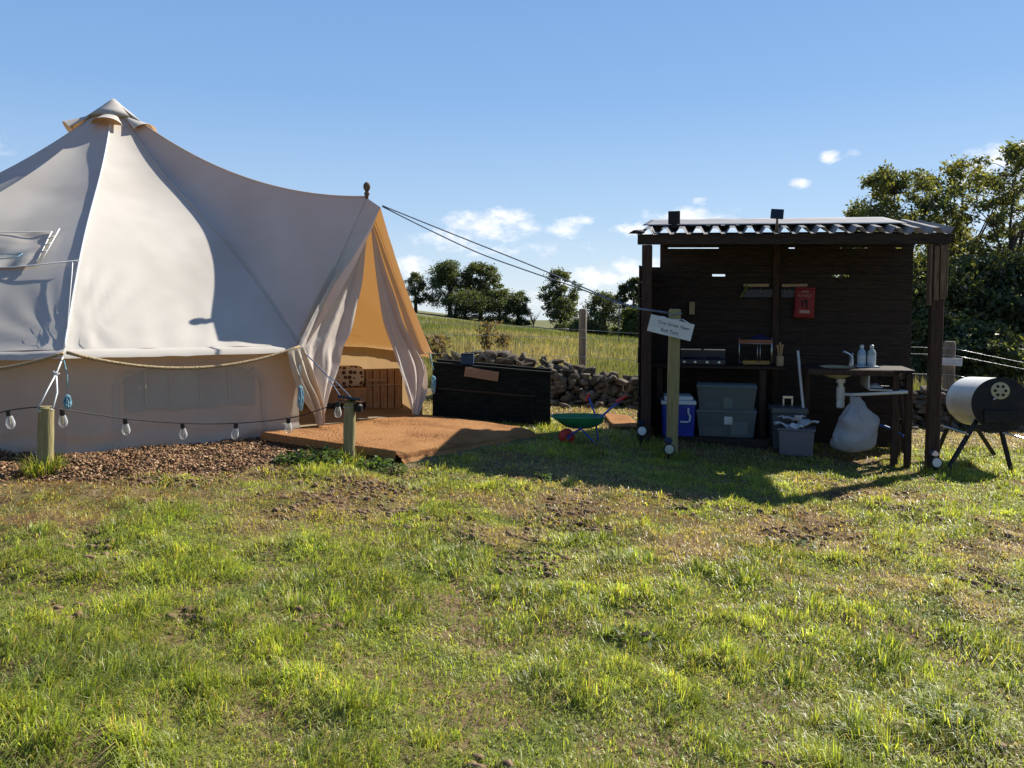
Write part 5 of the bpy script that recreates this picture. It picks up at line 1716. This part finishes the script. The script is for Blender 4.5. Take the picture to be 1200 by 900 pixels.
# ================================================================== GRASS
def blades(x, y, h, wid, lean, lean_dir, curl, cols_, z=None):
    n = len(x)
    if z is None: z = gz(x, y)
    dx, dy = np.cos(lean_dir), np.sin(lean_dir)
    fa = rng.uniform(0, 2 * np.pi, n)
    # blade faces roughly across its lean
    wx, wy = -np.sin(lean_dir + rng.normal(0, .6, n)), np.cos(lean_dir + rng.normal(0, .6, n))
    b = np.stack([x, y, z - .004], 1)
    W_ = np.stack([wx, wy, np.zeros(n)], 1) * (wid / 2)[:, None]
    mid = b + np.stack([dx * lean * .35 * h, dy * lean * .35 * h, h * .58 * np.sqrt(np.clip(1 - (lean * .5) ** 2, .1, 1))], 1)
    tip_l = np.clip(lean * (1 + curl), 0, 1.6)
    tip = b + np.stack([dx * tip_l * .9 * h, dy * tip_l * .9 * h, h * np.clip(1 - .62 * tip_l ** 1.5, .02, 1)], 1)
    V = np.stack([b - W_, b + W_, mid + W_ * .8, mid - W_ * .8, tip], 1).reshape(-1, 3)
    o = np.arange(n) * 5
    F_ = np.stack([o, o + 1, o + 2, o + 3, o + 3, o + 2, o + 4], 1).ravel()
    cn = np.tile([4, 3], n)
    C = np.repeat(cols_, 5, 0)
    return V, F_, cn, C


def poly_mask(x, y, poly):
    inside = np.zeros(len(x), bool); n = len(poly); j = n - 1
    for i in range(n):
        xi, yi = poly[i]; xj, yj = poly[j]
        c = ((yi > y) != (yj > y)) & (x < (xj - xi) * (y - yi) / (yj - yi + 1e-12) + xi)
        inside ^= c; j = i
    return inside


tent_poly = [(p.x, p.y) for p in ring]
deck_poly = [(dk(u, v, 0).x, dk(u, v, 0).y) for u, v in ((-.02, -.03), (1.12, -.03), (1.12, 1.0), (-.02, 1.0))]
cA = [G(-160, 556), G(40, 559), G(110, 563), G(200, 558), G(290, 552), G(345, 540), G(380, 520)]
chip_poly = [(p.x, p.y) for p in cA] + [(DA.x + .3, DA.y + .4), (E1.x, E1.y), (TC.x, TC.y)]


def lawn_points(n_target, y0, y1):
    ymx = y1; out = []
    wmax = .74 * y1 + .9
    n = int(n_target * 2 * wmax * (y1 - y0))
    x = rng.uniform(-wmax, wmax, n); y = rng.uniform(y0, y1, n)
    k = np.abs(x) < .74 * y + .9
    x, y = x[k], y[k]
    k = ~poly_mask(x, y, tent_poly) & ~poly_mask(x, y, deck_poly)
    # ragged edge of the bark chips
    jx, jy = x + (fbm(x * 6, y * 6, 91) - .5) * .3, y + (fbm(x * 6, y * 6, 92) - .5) * .3
    k &= ~poly_mask(jx, jy, chip_poly)
    return x[k], y[k]


GREEN = np.array([.120, .190, .036]); LIME = np.array([.355, .41, .085]); STRAW = np.array([.46, .365, .185]); OLIVE = np.array([.16, .165, .045])
allV, allF, allN, allC, off = [], [], [], [], 0


def push(V, F_, cn, C):
    global off
    allV.append(V); allF.append(F_ + off); allN.append(cn); allC.append(C); off += len(V)


def trodden(x, y):
    ca, sa = math.cos(SROT), math.sin(SROT)
    lx2 = (x - SL0.x) * ca + (y - SL0.y) * sa; ly2 = -(x - SL0.x) * sa + (y - SL0.y) * ca
    return (lx2 > -.1) & (lx2 < SW) & (ly2 > -.5) & (ly2 < SDEP)


def dryness(x, y):
    n1 = fbm(x / .50, y / .50, 41); n2 = fbm(x / 1.6, y / 1.6, 51)
    d = n2 * .45 + n1 * .55
    d = d + .085 * sstep(4.0, 5.6, y) - .12 * sstep(4.4, 2.8, y) - .075 * sstep(0, 3, x) + .05 * sstep(-1, -3, x) * sstep(3.4, 4.6, y)
    return d + .25 * sstep(9.2, 9.9, y)


def lawn_tufts(dens, y0, y1, rad, hs, ws, nb):
    """grass grows in tufts: blades fan out from each tuft's centre"""
    x, y = lawn_points(dens, y0, y1)
    dry = dryness(x, y); lush = fbm(x / .26, y / .22, 33, 2)
    keep = np.clip(1.15 - 1.15 * sstep(.50, .66, dry), .04, 1) * np.where(trodden(x, y), .55, 1)
    k = rng.random(len(x)) < keep
    x, y, dry, lush = x[k], y[k], dry[k], lush[k]
    nT = len(x)
    size = rng.uniform(.6, 1.35, nT) * (.50 + 1.0 * sstep(.36, .66, lush)) * (1 - .35 * sstep(.50, .64, dry))
    per = np.maximum(6, (nb * size * rng.uniform(.6, 1.3, nT))).astype(int)
    tone = np.clip(rng.random(nT) * .9 + .15, 0, 1); warm = np.clip(sstep(.46, .62, dry) * .75 + rng.normal(0, .13, nT), 0, 1)
    comb = fbm(x / .6, y / .6, 71) * 4 * np.pi; br = rng.uniform(.62, 1.35, nT)
    idx = np.repeat(np.arange(nT), per); n = len(idx)
    a = rng.uniform(0, 2 * np.pi, n); rr = np.abs(rng.normal(0, .55, n))
    R_ = rad * size[idx]
    bx_, by_ = x[idx] + np.cos(a) * rr * R_, y[idx] + np.sin(a) * rr * R_
    h = hs * size[idx] * rng.uniform(.5, 1.35, n)
    lean = np.clip(.35 + .70 * rr + rng.normal(0, .25, n), .05, 1.4)
    dirx = np.cos(a) * rr + .45 * np.cos(comb[idx]) + rng.normal(0, .25, n); diry = np.sin(a) * rr + .45 * np.sin(comb[idx]) + rng.normal(0, .25, n)
    t = np.clip(tone[idx] + rng.normal(0, .22, n), 0, 1)[:, None]
    c = GREEN * (1 - t) + LIME * t
    wv = np.clip(warm[idx] + rng.normal(0, .15, n), 0, 1)[:, None] * .8
    c = c * (1 - wv) + (OLIVE * .35 + STRAW * .65) * wv
    c = np.where((rng.random(n) < .10)[:, None], STRAW * rng.uniform(.6, 1.1, n)[:, None], c) * (br[idx] * rng.uniform(.8, 1.2, n))[:, None]
    V, F_, cn, C = blades(bx_, by_, h, ws * rng.uniform(.6, 1.4, n), lean, np.arctan2(diry, dirx), rng.uniform(.1, .7, n), np.clip(c, .01, 1))
    push(V, F_, cn, C)


def lawn_litter(dens, y0, y1, hs, ws):
    """flattened dry blades and brown moss between the tufts"""
    x, y = lawn_points(dens, y0, y1)
    dry = dryness(x, y)
    k = rng.random(len(x)) < np.clip(.14 + .95 * sstep(.47, .62, dry), 0, 1) * np.where(trodden(x, y), .5, 1)
    x, y = x[k], y[k]; n = len(x)
    h = hs * rng.uniform(.4, 1.4, n)
    red = fbm(x / .35, y / .35, 131)
    c = STRAW * rng.uniform(.35, 1.1, n)[:, None]
    c = np.where(((red > .53) | (rng.random(n) < .18))[:, None], c * np.array([.52, .36, .31]), c)
    V, F_, cn, C = blades(x, y, h, ws * rng.uniform(.6, 1.5, n), np.clip(rng.normal(1.05, .35, n), .3, 1.55), rng.uniform(0, 2 * np.pi, n), rng.uniform(0, .5, n), np.clip(c, .01, 1))
    push(V, F_, cn, C)


def lawn_carpet(dens, y0, y1, hs, ws):
    """the short close turf under the tufts"""
    x, y = lawn_points(dens, y0, y1)
    dry = dryness(x, y) + .05 * (fbm(x / .13, y / .13, 151) - .5)
    k = rng.random(len(x)) < np.clip(1.12 - .75 * sstep(.52, .66, dry), .1, 1) * np.where(trodden(x, y), .45, 1)
    x, y, dry = x[k], y[k], dry[k]; n = len(x)
    wv = np.clip(sstep(.47, .62, dry) * .85 + rng.normal(0, .18, n), 0, .95)[:, None]
    t = np.clip(fbm(x / .2, y / .2, 161) * 1.2 + rng.normal(0, .25, n), 0, 1)[:, None]
    c = (GREEN * (1 - t) + LIME * t) * (1 - wv) + (OLIVE * .3 + STRAW * .7) * wv
    c = c * rng.uniform(.7, 1.25, n)[:, None]
    comb = fbm(x / .3, y / .3, 171) * 5 * np.pi
    V, F_, cn, C = blades(x, y, hs * rng.uniform(.5, 1.6, n) * (.7 + .6 * fbm(x / .15, y / .15, 181)), ws * rng.uniform(.6, 1.5, n), np.clip(rng.normal(.8, .35, n), .1, 1.5), comb + rng.normal(0, 1.0, n), rng.uniform(.1, .7, n), np.clip(c, .01, 1))
    push(V, F_, cn, C)


lawn_tufts(260, 1.7, 3.2, .056, .044, .0032, 38)
lawn_tufts(210, 3.2, 5.0, .058, .042, .0040, 30)
lawn_tufts(150, 5.0, 7.6, .066, .038, .0054, 22)
lawn_tufts(80, 7.6, 11.6, .080, .046, .0080, 18)
lawn_carpet(9000, 1.7, 3.2, .028, .0032)
lawn_carpet(6000, 3.2, 5.0, .028, .0040)
lawn_carpet(3600, 5.0, 7.6, .028, .0054)
lawn_carpet(1600, 7.6, 11.6, .034, .0078)
lawn_litter(2000, 1.7, 3.4, .046, .0028)
lawn_litter(2100, 3.4, 5.6, .044, .0036)
lawn_litter(1200, 5.6, 11.6, .046, .0054)
# tufts against post feet, deck and trough
def tuft(cx, cy, rad, n, h, green=.8):
    a = rng.uniform(0, 2 * np.pi, n); r_ = rad * np.sqrt(rng.random(n))
    x, y = cx + r_ * np.cos(a), cy + r_ * np.sin(a)
    t = rng.random(n)[:, None]; c = (GREEN * .8 * (1 - t) + LIME * t) * rng.uniform(.6, 1.2, n)[:, None]
    c = np.where((rng.random(n) > green)[:, None], STRAW * .8, c)
    push(*blades(x, y, h * rng.uniform(.4, 1.2, n), np.full(n, .006), np.clip(rng.normal(.45, .25, n), .05, 1.2), a + rng.normal(0, .6, n), rng.uniform(0, .5, n), c))


tuft(b1.x + .02, b1.y - .05, .13, 420, .16); tuft(b2.x, b2.y - .03, .14, 260, .11); tuft(b3.x, b3.y, .22, 380, .12); tuft(SL0.x - .1, SL0.y - .2, .3, 420, .11)
tuft(SR0.x, SR0.y - .05, .22, 320, .10); tuft(xr.x, xr.y - .1, .2, 260, .10); tuft(xr.x - .5, xr.y - .15, .25, 200, .08)
p_ = dk(1.2, .25, 0); tuft(p_.x, p_.y, .1, 120, .07); p_ = dk(1.22, .6, 0); tuft(p_.x, p_.y, .12, 120, .07)
V = np.concatenate(allV); F_ = np.concatenate(allF); cn = np.concatenate(allN); C = np.concatenate(allC)
o = npmesh('lawn_grass', V, F_, cn, M['grass'], C)
tag(o, 'short patchy lawn grass, green mixed with dry straw blades', 'grass', kind='stuff')

# long field grass
fx, fy = [], []
n = 95000
y = 12.3 + 75 * rng.random(n) ** 2.2
x = rng.uniform(-.30, .80, n) * y
x = np.where(x / y > .30, x, x)
k = (x / y < .22) | (x / y > .40)
x, y = x[k], y[k]; n = len(x)
gmix = np.clip(.15 + .85 * sstep(.36, .58, fbm(x / 2.5, y / 4.5, 81)) - .6 * sstep(36, 60, y) - .55 * sstep(17, 13, y), 0, 1)[:, None]
c = (np.array([.110, .140, .050]) * (1 - gmix) + np.array([.30, .245, .165]) * gmix) * rng.uniform(.6, 1.3, n)[:, None]
hh2 = rng.uniform(.18, .42, n) * (.7 + .8 * fbm(x / 3, y / 3, 82)) * np.where(y < 14, .65, 1)
V, F_, cn, C = blades(x, y, hh2, (.0045 + .00045 * y), np.clip(rng.normal(.35, .2, n), .05, 1), rng.uniform(0, 6.28, n), rng.uniform(0, .4, n), c)
o = npmesh('field_grass', V, F_, cn, M['straw'], C)
tag(o, 'long pale meadow grass beyond the stone wall', 'grass', kind='stuff')

# coir pile standing on the mat
n = 26000
u = rng.uniform(0, 1.02, n); v = rng.uniform(0, 1, n)
e_ = rng.random(n) < .25
u = np.where(e_, .97 + .06 * rng.random(n), u); e2_ = rng.random(n) < .12; v = np.where(e2_, .0 + .006 * rng.random(n), v)
px_ = DA.x + (DB.x - DA.x) * u + (DCc.x - DB.x) * v; py_ = DA.y + (DB.y - DA.y) * u + (DCc.y - DB.y) * v
pz_ = -K * px_ + .098 - .027 * np.clip((u - .9) / .1, 0, 1) - .02 * np.clip((u - 1) / .02, 0, 1)
c = np.array([.36, .185, .078])[None] * rng.uniform(.5, 1.7, n)[:, None]
V, F_, cn, C = blades(px_, py_, rng.uniform(.006, .018, n), np.full(n, .0034), np.clip(rng.normal(.7, .4, n), .05, 1.4), rng.uniform(0, 6.28, n), rng.uniform(0, .5, n), c, z=pz_)
V = V - np.array(deck.location[:])[None]
o = npmesh('coir_pile', V, F_, cn, M['chips'], C, deck); o['kind'] = 'stuff'

# bark chips
n = 46000
mnx, mxx = -6.2, -1.0
x = rng.uniform(-5.5, -.9, n); y = rng.uniform(4.9, 7.9, n)
jx, jy = x + (fbm(x * 5, y * 5, 93) - .5) * .45, y + (fbm(x * 5, y * 5, 94) - .5) * .45
ins = poly_mask(jx, jy, chip_poly)
spill = poly_mask(x + rng.normal(0, .12, n), y + np.abs(rng.normal(0, .22, n)), chip_poly) & (rng.random(n) < .30)
k = (ins | spill) & ~poly_mask(x, y, tent_poly) & ~poly_mask(x, y, deck_poly)
x, y = x[k], y[k]; n = len(x)
z = gz(x, y) + rng.uniform(.0, .022, n)
a = rng.uniform(0, 6.28, n); L_ = rng.uniform(.006, .019, n); W2 = rng.uniform(.003, .008, n)
tl = rng.normal(0, .35, n); tl2 = rng.normal(0, .35, n)
ux = np.stack([np.cos(a), np.sin(a), tl], 1) * L_[:, None]; vx = np.stack([-np.sin(a), np.cos(a), tl2], 1) * W2[:, None]
c0 = np.stack([x, y, z + .006], 1); th = np.array([0, 0, .006])
V = np.stack([c0 - ux - vx, c0 + ux - vx * .6, c0 + ux * .8 + vx, c0 - ux * .9 + vx * .8, c0 - ux - vx - th, c0 + ux - vx * .6 - th, c0 + ux * .8 + vx - th, c0 - ux * .9 + vx * .8 - th], 1).reshape(-1, 3)
o8 = np.arange(n)[:, None] * 8
quad = np.array([0, 1, 2, 3, 0, 4, 5, 1, 1, 5, 6, 2, 2, 6, 7, 3, 3, 7, 4, 0])[None]
t = rng.random(n)[:, None]
C = np.array([.07, .038, .024]) * (1 - t) + np.array([.31, .178, .092]) * t
C = np.where((rng.random(n) < .12)[:, None], np.array([.44, .31, .19]), C)
o = npmesh('bark_chippings', V, (o8 + quad).ravel(), np.full(n * 5, 4), M['chips'], np.repeat(C, 8, 0))
tag(o, 'brown bark chippings along the foot of the tent wall', 'bark chippings', kind='stuff')

# loose clods of earth in the lawn
n = 1500
y = rng.uniform(2.2, 6.9, n); x = rng.uniform(-.68, .68, n) * y
m1 = fbm(x / .45, y / .45, 141) + .10 * sstep(4.2, 5.6, y) - .05 * sstep(1, 3, x); k = (m1 > .655) & ~poly_mask(x, y, deck_poly) & ~poly_mask(x, y, chip_poly); x, y = x[k], y[k]
cv, cf_, no = [], [], 0
ico = bmesh.new(); bmesh.ops.create_icosphere(ico, subdivisions=1, radius=1)
iv1 = np.array([v.co[:] for v in ico.verts]); if1 = np.array([[v.index for v in f.verts] for f in ico.faces]); ico.free()
for a, b in zip(x, y):
    for _ in range(rng.integers(8, 22)):
        s_ = .004 + .020 * rng.random() ** 3; v = iv1 * (1 + rng.normal(0, .22, (len(iv1), 1))) * s_ * np.array([1.2, 1, .7]) + np.array([a + rng.normal(0, .05), b + rng.normal(0, .05), 0])
        v[:, 2] += g1(v[0, 0], v[0, 1]) + s_ * .3
        cv.append(v); cf_.append(if1 + no); no += len(iv1)
if cv:
    o = npmesh('loose_soil', np.concatenate(cv), np.concatenate(cf_).ravel(), np.full(sum(len(f) for f in cf_), 3), mat('earth_clods', (.12, .075, .046), (.26, .175, .105), nscale=30, rough=1, bump=.5))
    tag(o, 'crumbly brown clods of earth scattered in the lawn', 'soil', kind='stuff')


# leafy weeds
def weed(name, cx, cy, rad, n, size, label, tint, hmax, group=None):
    r = rng
    z0 = g1(cx, cy)
    e = empty(name, (cx, cy, z0), label, 'weed', group=group)
    a = r.uniform(0, 6.28, n); d = rad * np.sqrt(r.random(n))
    hz_ = hmax * (1 - (d / rad) ** 2 * .7) * r.random(n) ** .7
    p = np.stack([d * np.cos(a), d * np.sin(a) * .7, hz_], 1)
    la = a + r.normal(0, .8, n)
    u = np.stack([np.cos(la), np.sin(la), r.normal(.15, .4, n)], 1); u /= np.linalg.norm(u, axis=1)[:, None]
    v = np.cross(u, np.array([0, 0, 1.0]) + r.normal(0, .3, (n, 3))); v /= np.linalg.norm(v, axis=1)[:, None]
    s_ = size * r.uniform(.5, 1.3, n)[:, None]
    V = np.stack([p, p + u * s_ * .5 + v * s_ * .32, p + u * s_ + np.array([0, 0, -.15]) * s_, p + u * s_ * .5 - v * s_ * .32], 1).reshape(-1, 3)
    C = np.repeat(np.array(tint) * r.uniform(.6, 1.4, n)[:, None], 4, 0)
    npmesh('foliage', V, np.arange(4 * n), np.full(n, 4), M['leaf'], C, e)
    q = MB()
    for k in range(8):
        aa = random.random() * 6.28
        q.tube([(0, 0, -.02), (math.cos(aa) * rad * .4, math.sin(aa) * rad * .3, hmax * .5), (math.cos(aa) * rad * .7, math.sin(aa) * rad * .5, hmax * .8)], [.005, .004, .002], 4)
    q.build('stem', M['bark'], e, smooth=True, local=True)


for px, py, rad, n, lab in ((372, 543, .26, 420, 'clump of small leaved green weeds left of the capped stump'), (344, 549, .15, 200, 'small leafy weed between the bark chips and the grass'),
                            (435, 547, .16, 160, 'leafy weed in front of the orange mat right of the capped stump'), (462, 552, .10, 90, 'little weed at the front corner of the orange mat'),
                            (634, 566, .07, 50, 'single sprouting weed at the edge of the shelter shadow')):
    p = G(px, py); weed('leafy_weed', p.x, p.y, rad, n, .045, lab, (.075, .125, .026), .11, 'leafy weeds near the mat')
for px, py, rad, n, lab in ((1110, 850, .12, 110, 'broad leaved weed near the bottom right of the lawn'), (925, 640, .16, 80, 'flat patch of broad leaves in the lawn below the shelter'), (740, 752, .12, 50, 'rosette of broad leaves in the open lawn')):
    p = G(px, py); weed('broadleaf_weed', p.x, p.y, rad, n, .038, lab, (.085, .135, .030), .035, 'broad leaved weeds in the lawn')
# dead docks in the field
for px, py, Y, h, lab in ((571, 412, 20, .95, 'brown dead dock plant standing in the field above the trough'), (512, 408, 16, .7, 'brown seeded plant beside the tent edge in the field'), (590, 412, 22, .6, 'smaller brown dead plant right of the dock')):
    X = atpx(px, Y); z0 = float(gz(X, Y, False))
    e = empty('dead_dock', (X, Y, z0), lab, 'plant', group='dead docks in the field')
    r = rng; n = 230
    t = r.random(n); a = r.uniform(0, 6.28, n); d = .32 * r.random(n) * (.4 + t)
    p = np.stack([d * np.cos(a), d * np.sin(a), h * (.25 + .75 * t)], 1)
    u = r.normal(size=(n, 3)) * .03; v = r.normal(size=(n, 3)) * .03
    V = np.stack([p - u, p + v, p + u, p - v], 1).reshape(-1, 3)
    C = np.repeat(np.array([.17, .125, .085]) * r.uniform(.5, 1.3, n)[:, None], 4, 0)
    npmesh('seed_head', V, np.arange(4 * n), np.full(n, 4), M['straw'], C, e)['kind'] = 'stuff'
    q = MB()
    for k in range(7):
        aa = random.random() * 6.28; q.tube([(0, 0, -.05), (.12 * math.cos(aa), .12 * math.sin(aa), h * .55), (.26 * math.cos(aa), .26 * math.sin(aa), h)], [.012, .008, .004], 5)
    q.build('stem', M['bark'], e, smooth=True, local=True)

# ================================================================== LIGHT AND SKY
SUN_AZ, SUN_EL = R(49.8), R(38.0)
sd_ = bpy.data.lights.new('sun', 'SUN'); sd_.energy = 5.0; sd_.angle = R(.53); sd_.color = (1.0, .93, .82)
so = bpy.data.objects.new('sun', sd_); col.objects.link(so)
dv = Vector((math.sin(SUN_AZ) * math.cos(SUN_EL), math.cos(SUN_AZ) * math.cos(SUN_EL), math.sin(SUN_EL)))
so.rotation_euler = (-dv).to_track_quat('-Z', 'Y').to_euler(); so.location = dv * 50

w = bpy.data.worlds.new('World'); sc.world = w; w.use_nodes = True
t = w.node_tree; N, L = t.nodes, t.links; N.clear()
out = N.new('ShaderNodeOutputWorld'); bg = N.new('ShaderNodeBackground'); bg.inputs[1].default_value = .090
sky = N.new('ShaderNodeTexSky'); sky.sky_type = 'NISHITA'; sky.sun_disc = False; sky.sun_elevation = SUN_EL; sky.sun_rotation = SUN_AZ
sky.air_density = 1.0; sky.dust_density = .15; sky.ozone_density = 3.0; sky.altitude = 100


def math_(op, a, b=None, clamp=False):
    n = N.new('ShaderNodeMath'); n.operation = op; n.use_clamp = clamp
    for k, v in enumerate((a, b)):
        if v is None: continue
        if isinstance(v, (int, float)): n.inputs[k].default_value = v
        else: L.new(v, n.inputs[k])
    return n.outputs[0]


tcg = N.new('ShaderNodeTexCoord'); sp = N.new('ShaderNodeSeparateXYZ'); L.new(tcg.outputs['Generated'], sp.inputs[0])
az = math_('ARCTAN2', sp.outputs[0], sp.outputs[1]); el = math_('ARCSINE', sp.outputs[2])
cmb = N.new('ShaderNodeCombineXYZ'); L.new(az, cmb.inputs[0]); L.new(el, cmb.inputs[1])
mpn = N.new('ShaderNodeMapping'); mpn.inputs['Scale'].default_value = (34, 60, 1); L.new(cmb.outputs[0], mpn.inputs[0])
nz = N.new('ShaderNodeTexNoise'); nz.inputs['Scale'].default_value = 1; nz.inputs['Detail'].default_value = 7; nz.inputs['Roughness'].default_value = .6; L.new(mpn.outputs[0], nz.inputs[0])
tot = None
clouds = [(575, 264, 62, 22, 1), (530, 281, 52, 17, .8), (600, 255, 30, 12, .9), (662, 267, 30, 13, .9), (682, 259, 16, 8, .8), (482, 314, 34, 14, .9), (700, 325, 62, 15, 1), (755, 316, 50, 18, 1), (742, 270, 24, 10, .8), (810, 259, 60, 18, 1), (973, 184, 13, 8, 1.1), (937, 215, 13, 7, 1.1), (985, 182, 24, 4, .35),
          (1185, 188, 50, 22, .9), (1150, 205, 32, 14, .6), (1230, 240, 80, 50, .8), (822, 236, 12, 6, .8), (4, 168, 18, 7, .12), (590, 292, 90, 10, .45), (860, 300, 120, 14, .7), (660, 350, 200, 10, .5), (-200, 240, 150, 40, .7)]
for (px, py, sw, shh, am) in clouds:
    d = ray(px, py).normalized(); a0 = math.atan2(d.x, d.y); e0 = math.asin(d.z)
    sa, se = sw / F, shh / F
    ua = math_('MULTIPLY', math_('SUBTRACT', az, a0), 1 / sa); ue = math_('MULTIPLY', math_('SUBTRACT', el, e0), 1 / se)
    r2 = math_('ADD', math_('MULTIPLY', ua, ua), math_('MULTIPLY', ue, ue))
    g_ = math_('MULTIPLY', math_('SUBTRACT', 1.15, r2, ), am)
    g_ = math_('MAXIMUM', g_, -1.0)
    tot = g_ if tot is None else math_('MAXIMUM', tot, g_)
dens = math_('ADD', tot, math_('MULTIPLY', math_('SUBTRACT', nz.outputs[0], .5), 3.6))
mr_ = N.new('ShaderNodeMapRange'); mr_.interpolation_type = 'SMOOTHSTEP'; mr_.inputs[1].default_value = .05; mr_.inputs[2].default_value = 2.0; mr_.inputs[4].default_value = .88; L.new(dens, mr_.inputs[0])
hsv = N.new('ShaderNodeHueSaturation'); hsv.inputs['Saturation'].default_value = 1.0; hsv.inputs['Value'].default_value = 1.0; L.new(sky.outputs[0], hsv.inputs['Color'])
# clear air: Nishita evened out towards a pale horizon and a mid blue zenith
er = N.new('ShaderNodeValToRGB'); er.color_ramp.elements[0].position = 0; er.color_ramp.elements[1].position = 1
er.color_ramp.elements[0].color = (.66, .78, .90, 1); er.color_ramp.elements[1].color = (.10, .25, .56, 1)
for pos, c_ in ((.10, (.435, .615, .855)), (.25, (.245, .45, .79)), (.5, (.14, .32, .68))):
    e_ = er.color_ramp.elements.new(pos); e_.color = (*c_, 1)
L.new(math_('MULTIPLY', el, 1 / 1.0, True), er.inputs[0])
esc = N.new('ShaderNodeVectorMath'); esc.operation = 'SCALE'; esc.inputs[3].default_value = 6.3; L.new(er.outputs[0], esc.inputs[0])
away = N.new('ShaderNodeMapRange'); away.interpolation_type = 'SMOOTHSTEP'; away.inputs[1].default_value = -.5; away.inputs[2].default_value = .75; away.inputs[3].default_value = .62; away.inputs[4].default_value = 1.0
vdt = N.new('ShaderNodeVectorMath'); vdt.operation = 'DOT_PRODUCT'; L.new(tcg.outputs['Generated'], vdt.inputs[0]); vdt.inputs[1].default_value = (math.sin(R(15)), math.cos(R(15)), 0)
L.new(vdt.outputs['Value'], away.inputs[0])
esc2 = N.new('ShaderNodeVectorMath'); esc2.operation = 'SCALE'; L.new(esc.outputs[0], esc2.inputs[0]); L.new(away.outputs[0], esc2.inputs[3])
smx = N.new('ShaderNodeMix'); smx.data_type = 'RGBA'; smx.inputs[0].default_value = .86
L.new(hsv.outputs[0], smx.inputs[6]); L.new(esc2.outputs[0], smx.inputs[7]); skymix = smx.outputs[2]
cmx = N.new('ShaderNodeMix'); cmx.data_type = 'RGBA'; L.new(mr_.outputs[0], cmx.inputs[0]); L.new(skymix, cmx.inputs[6])
cmx.inputs[7].default_value = (8.3, 7.9, 7.8, 1)
L.new(cmx.outputs[2], bg.inputs[0]); L.new(bg.outputs[0], out.inputs[0])

# ================================================================== RENDER SETTINGS
sc.view_settings.view_transform = 'Standard'; sc.view_settings.look = 'None'
sc.view_settings.exposure = 0.85; sc.view_settings.gamma = 1
sc.view_settings.use_curve_mapping = False
sc.render.engine = 'CYCLES'
cy = sc.cycles
cy.use_denoising = True
cy.max_bounces = 8; cy.diffuse_bounces = 4; cy.transparent_max_bounces = 12; cy.transmission_bounces = 6; cy.glossy_bounces = 3
cy.sample_clamp_indirect = 6
sc.render.film_transparent = False
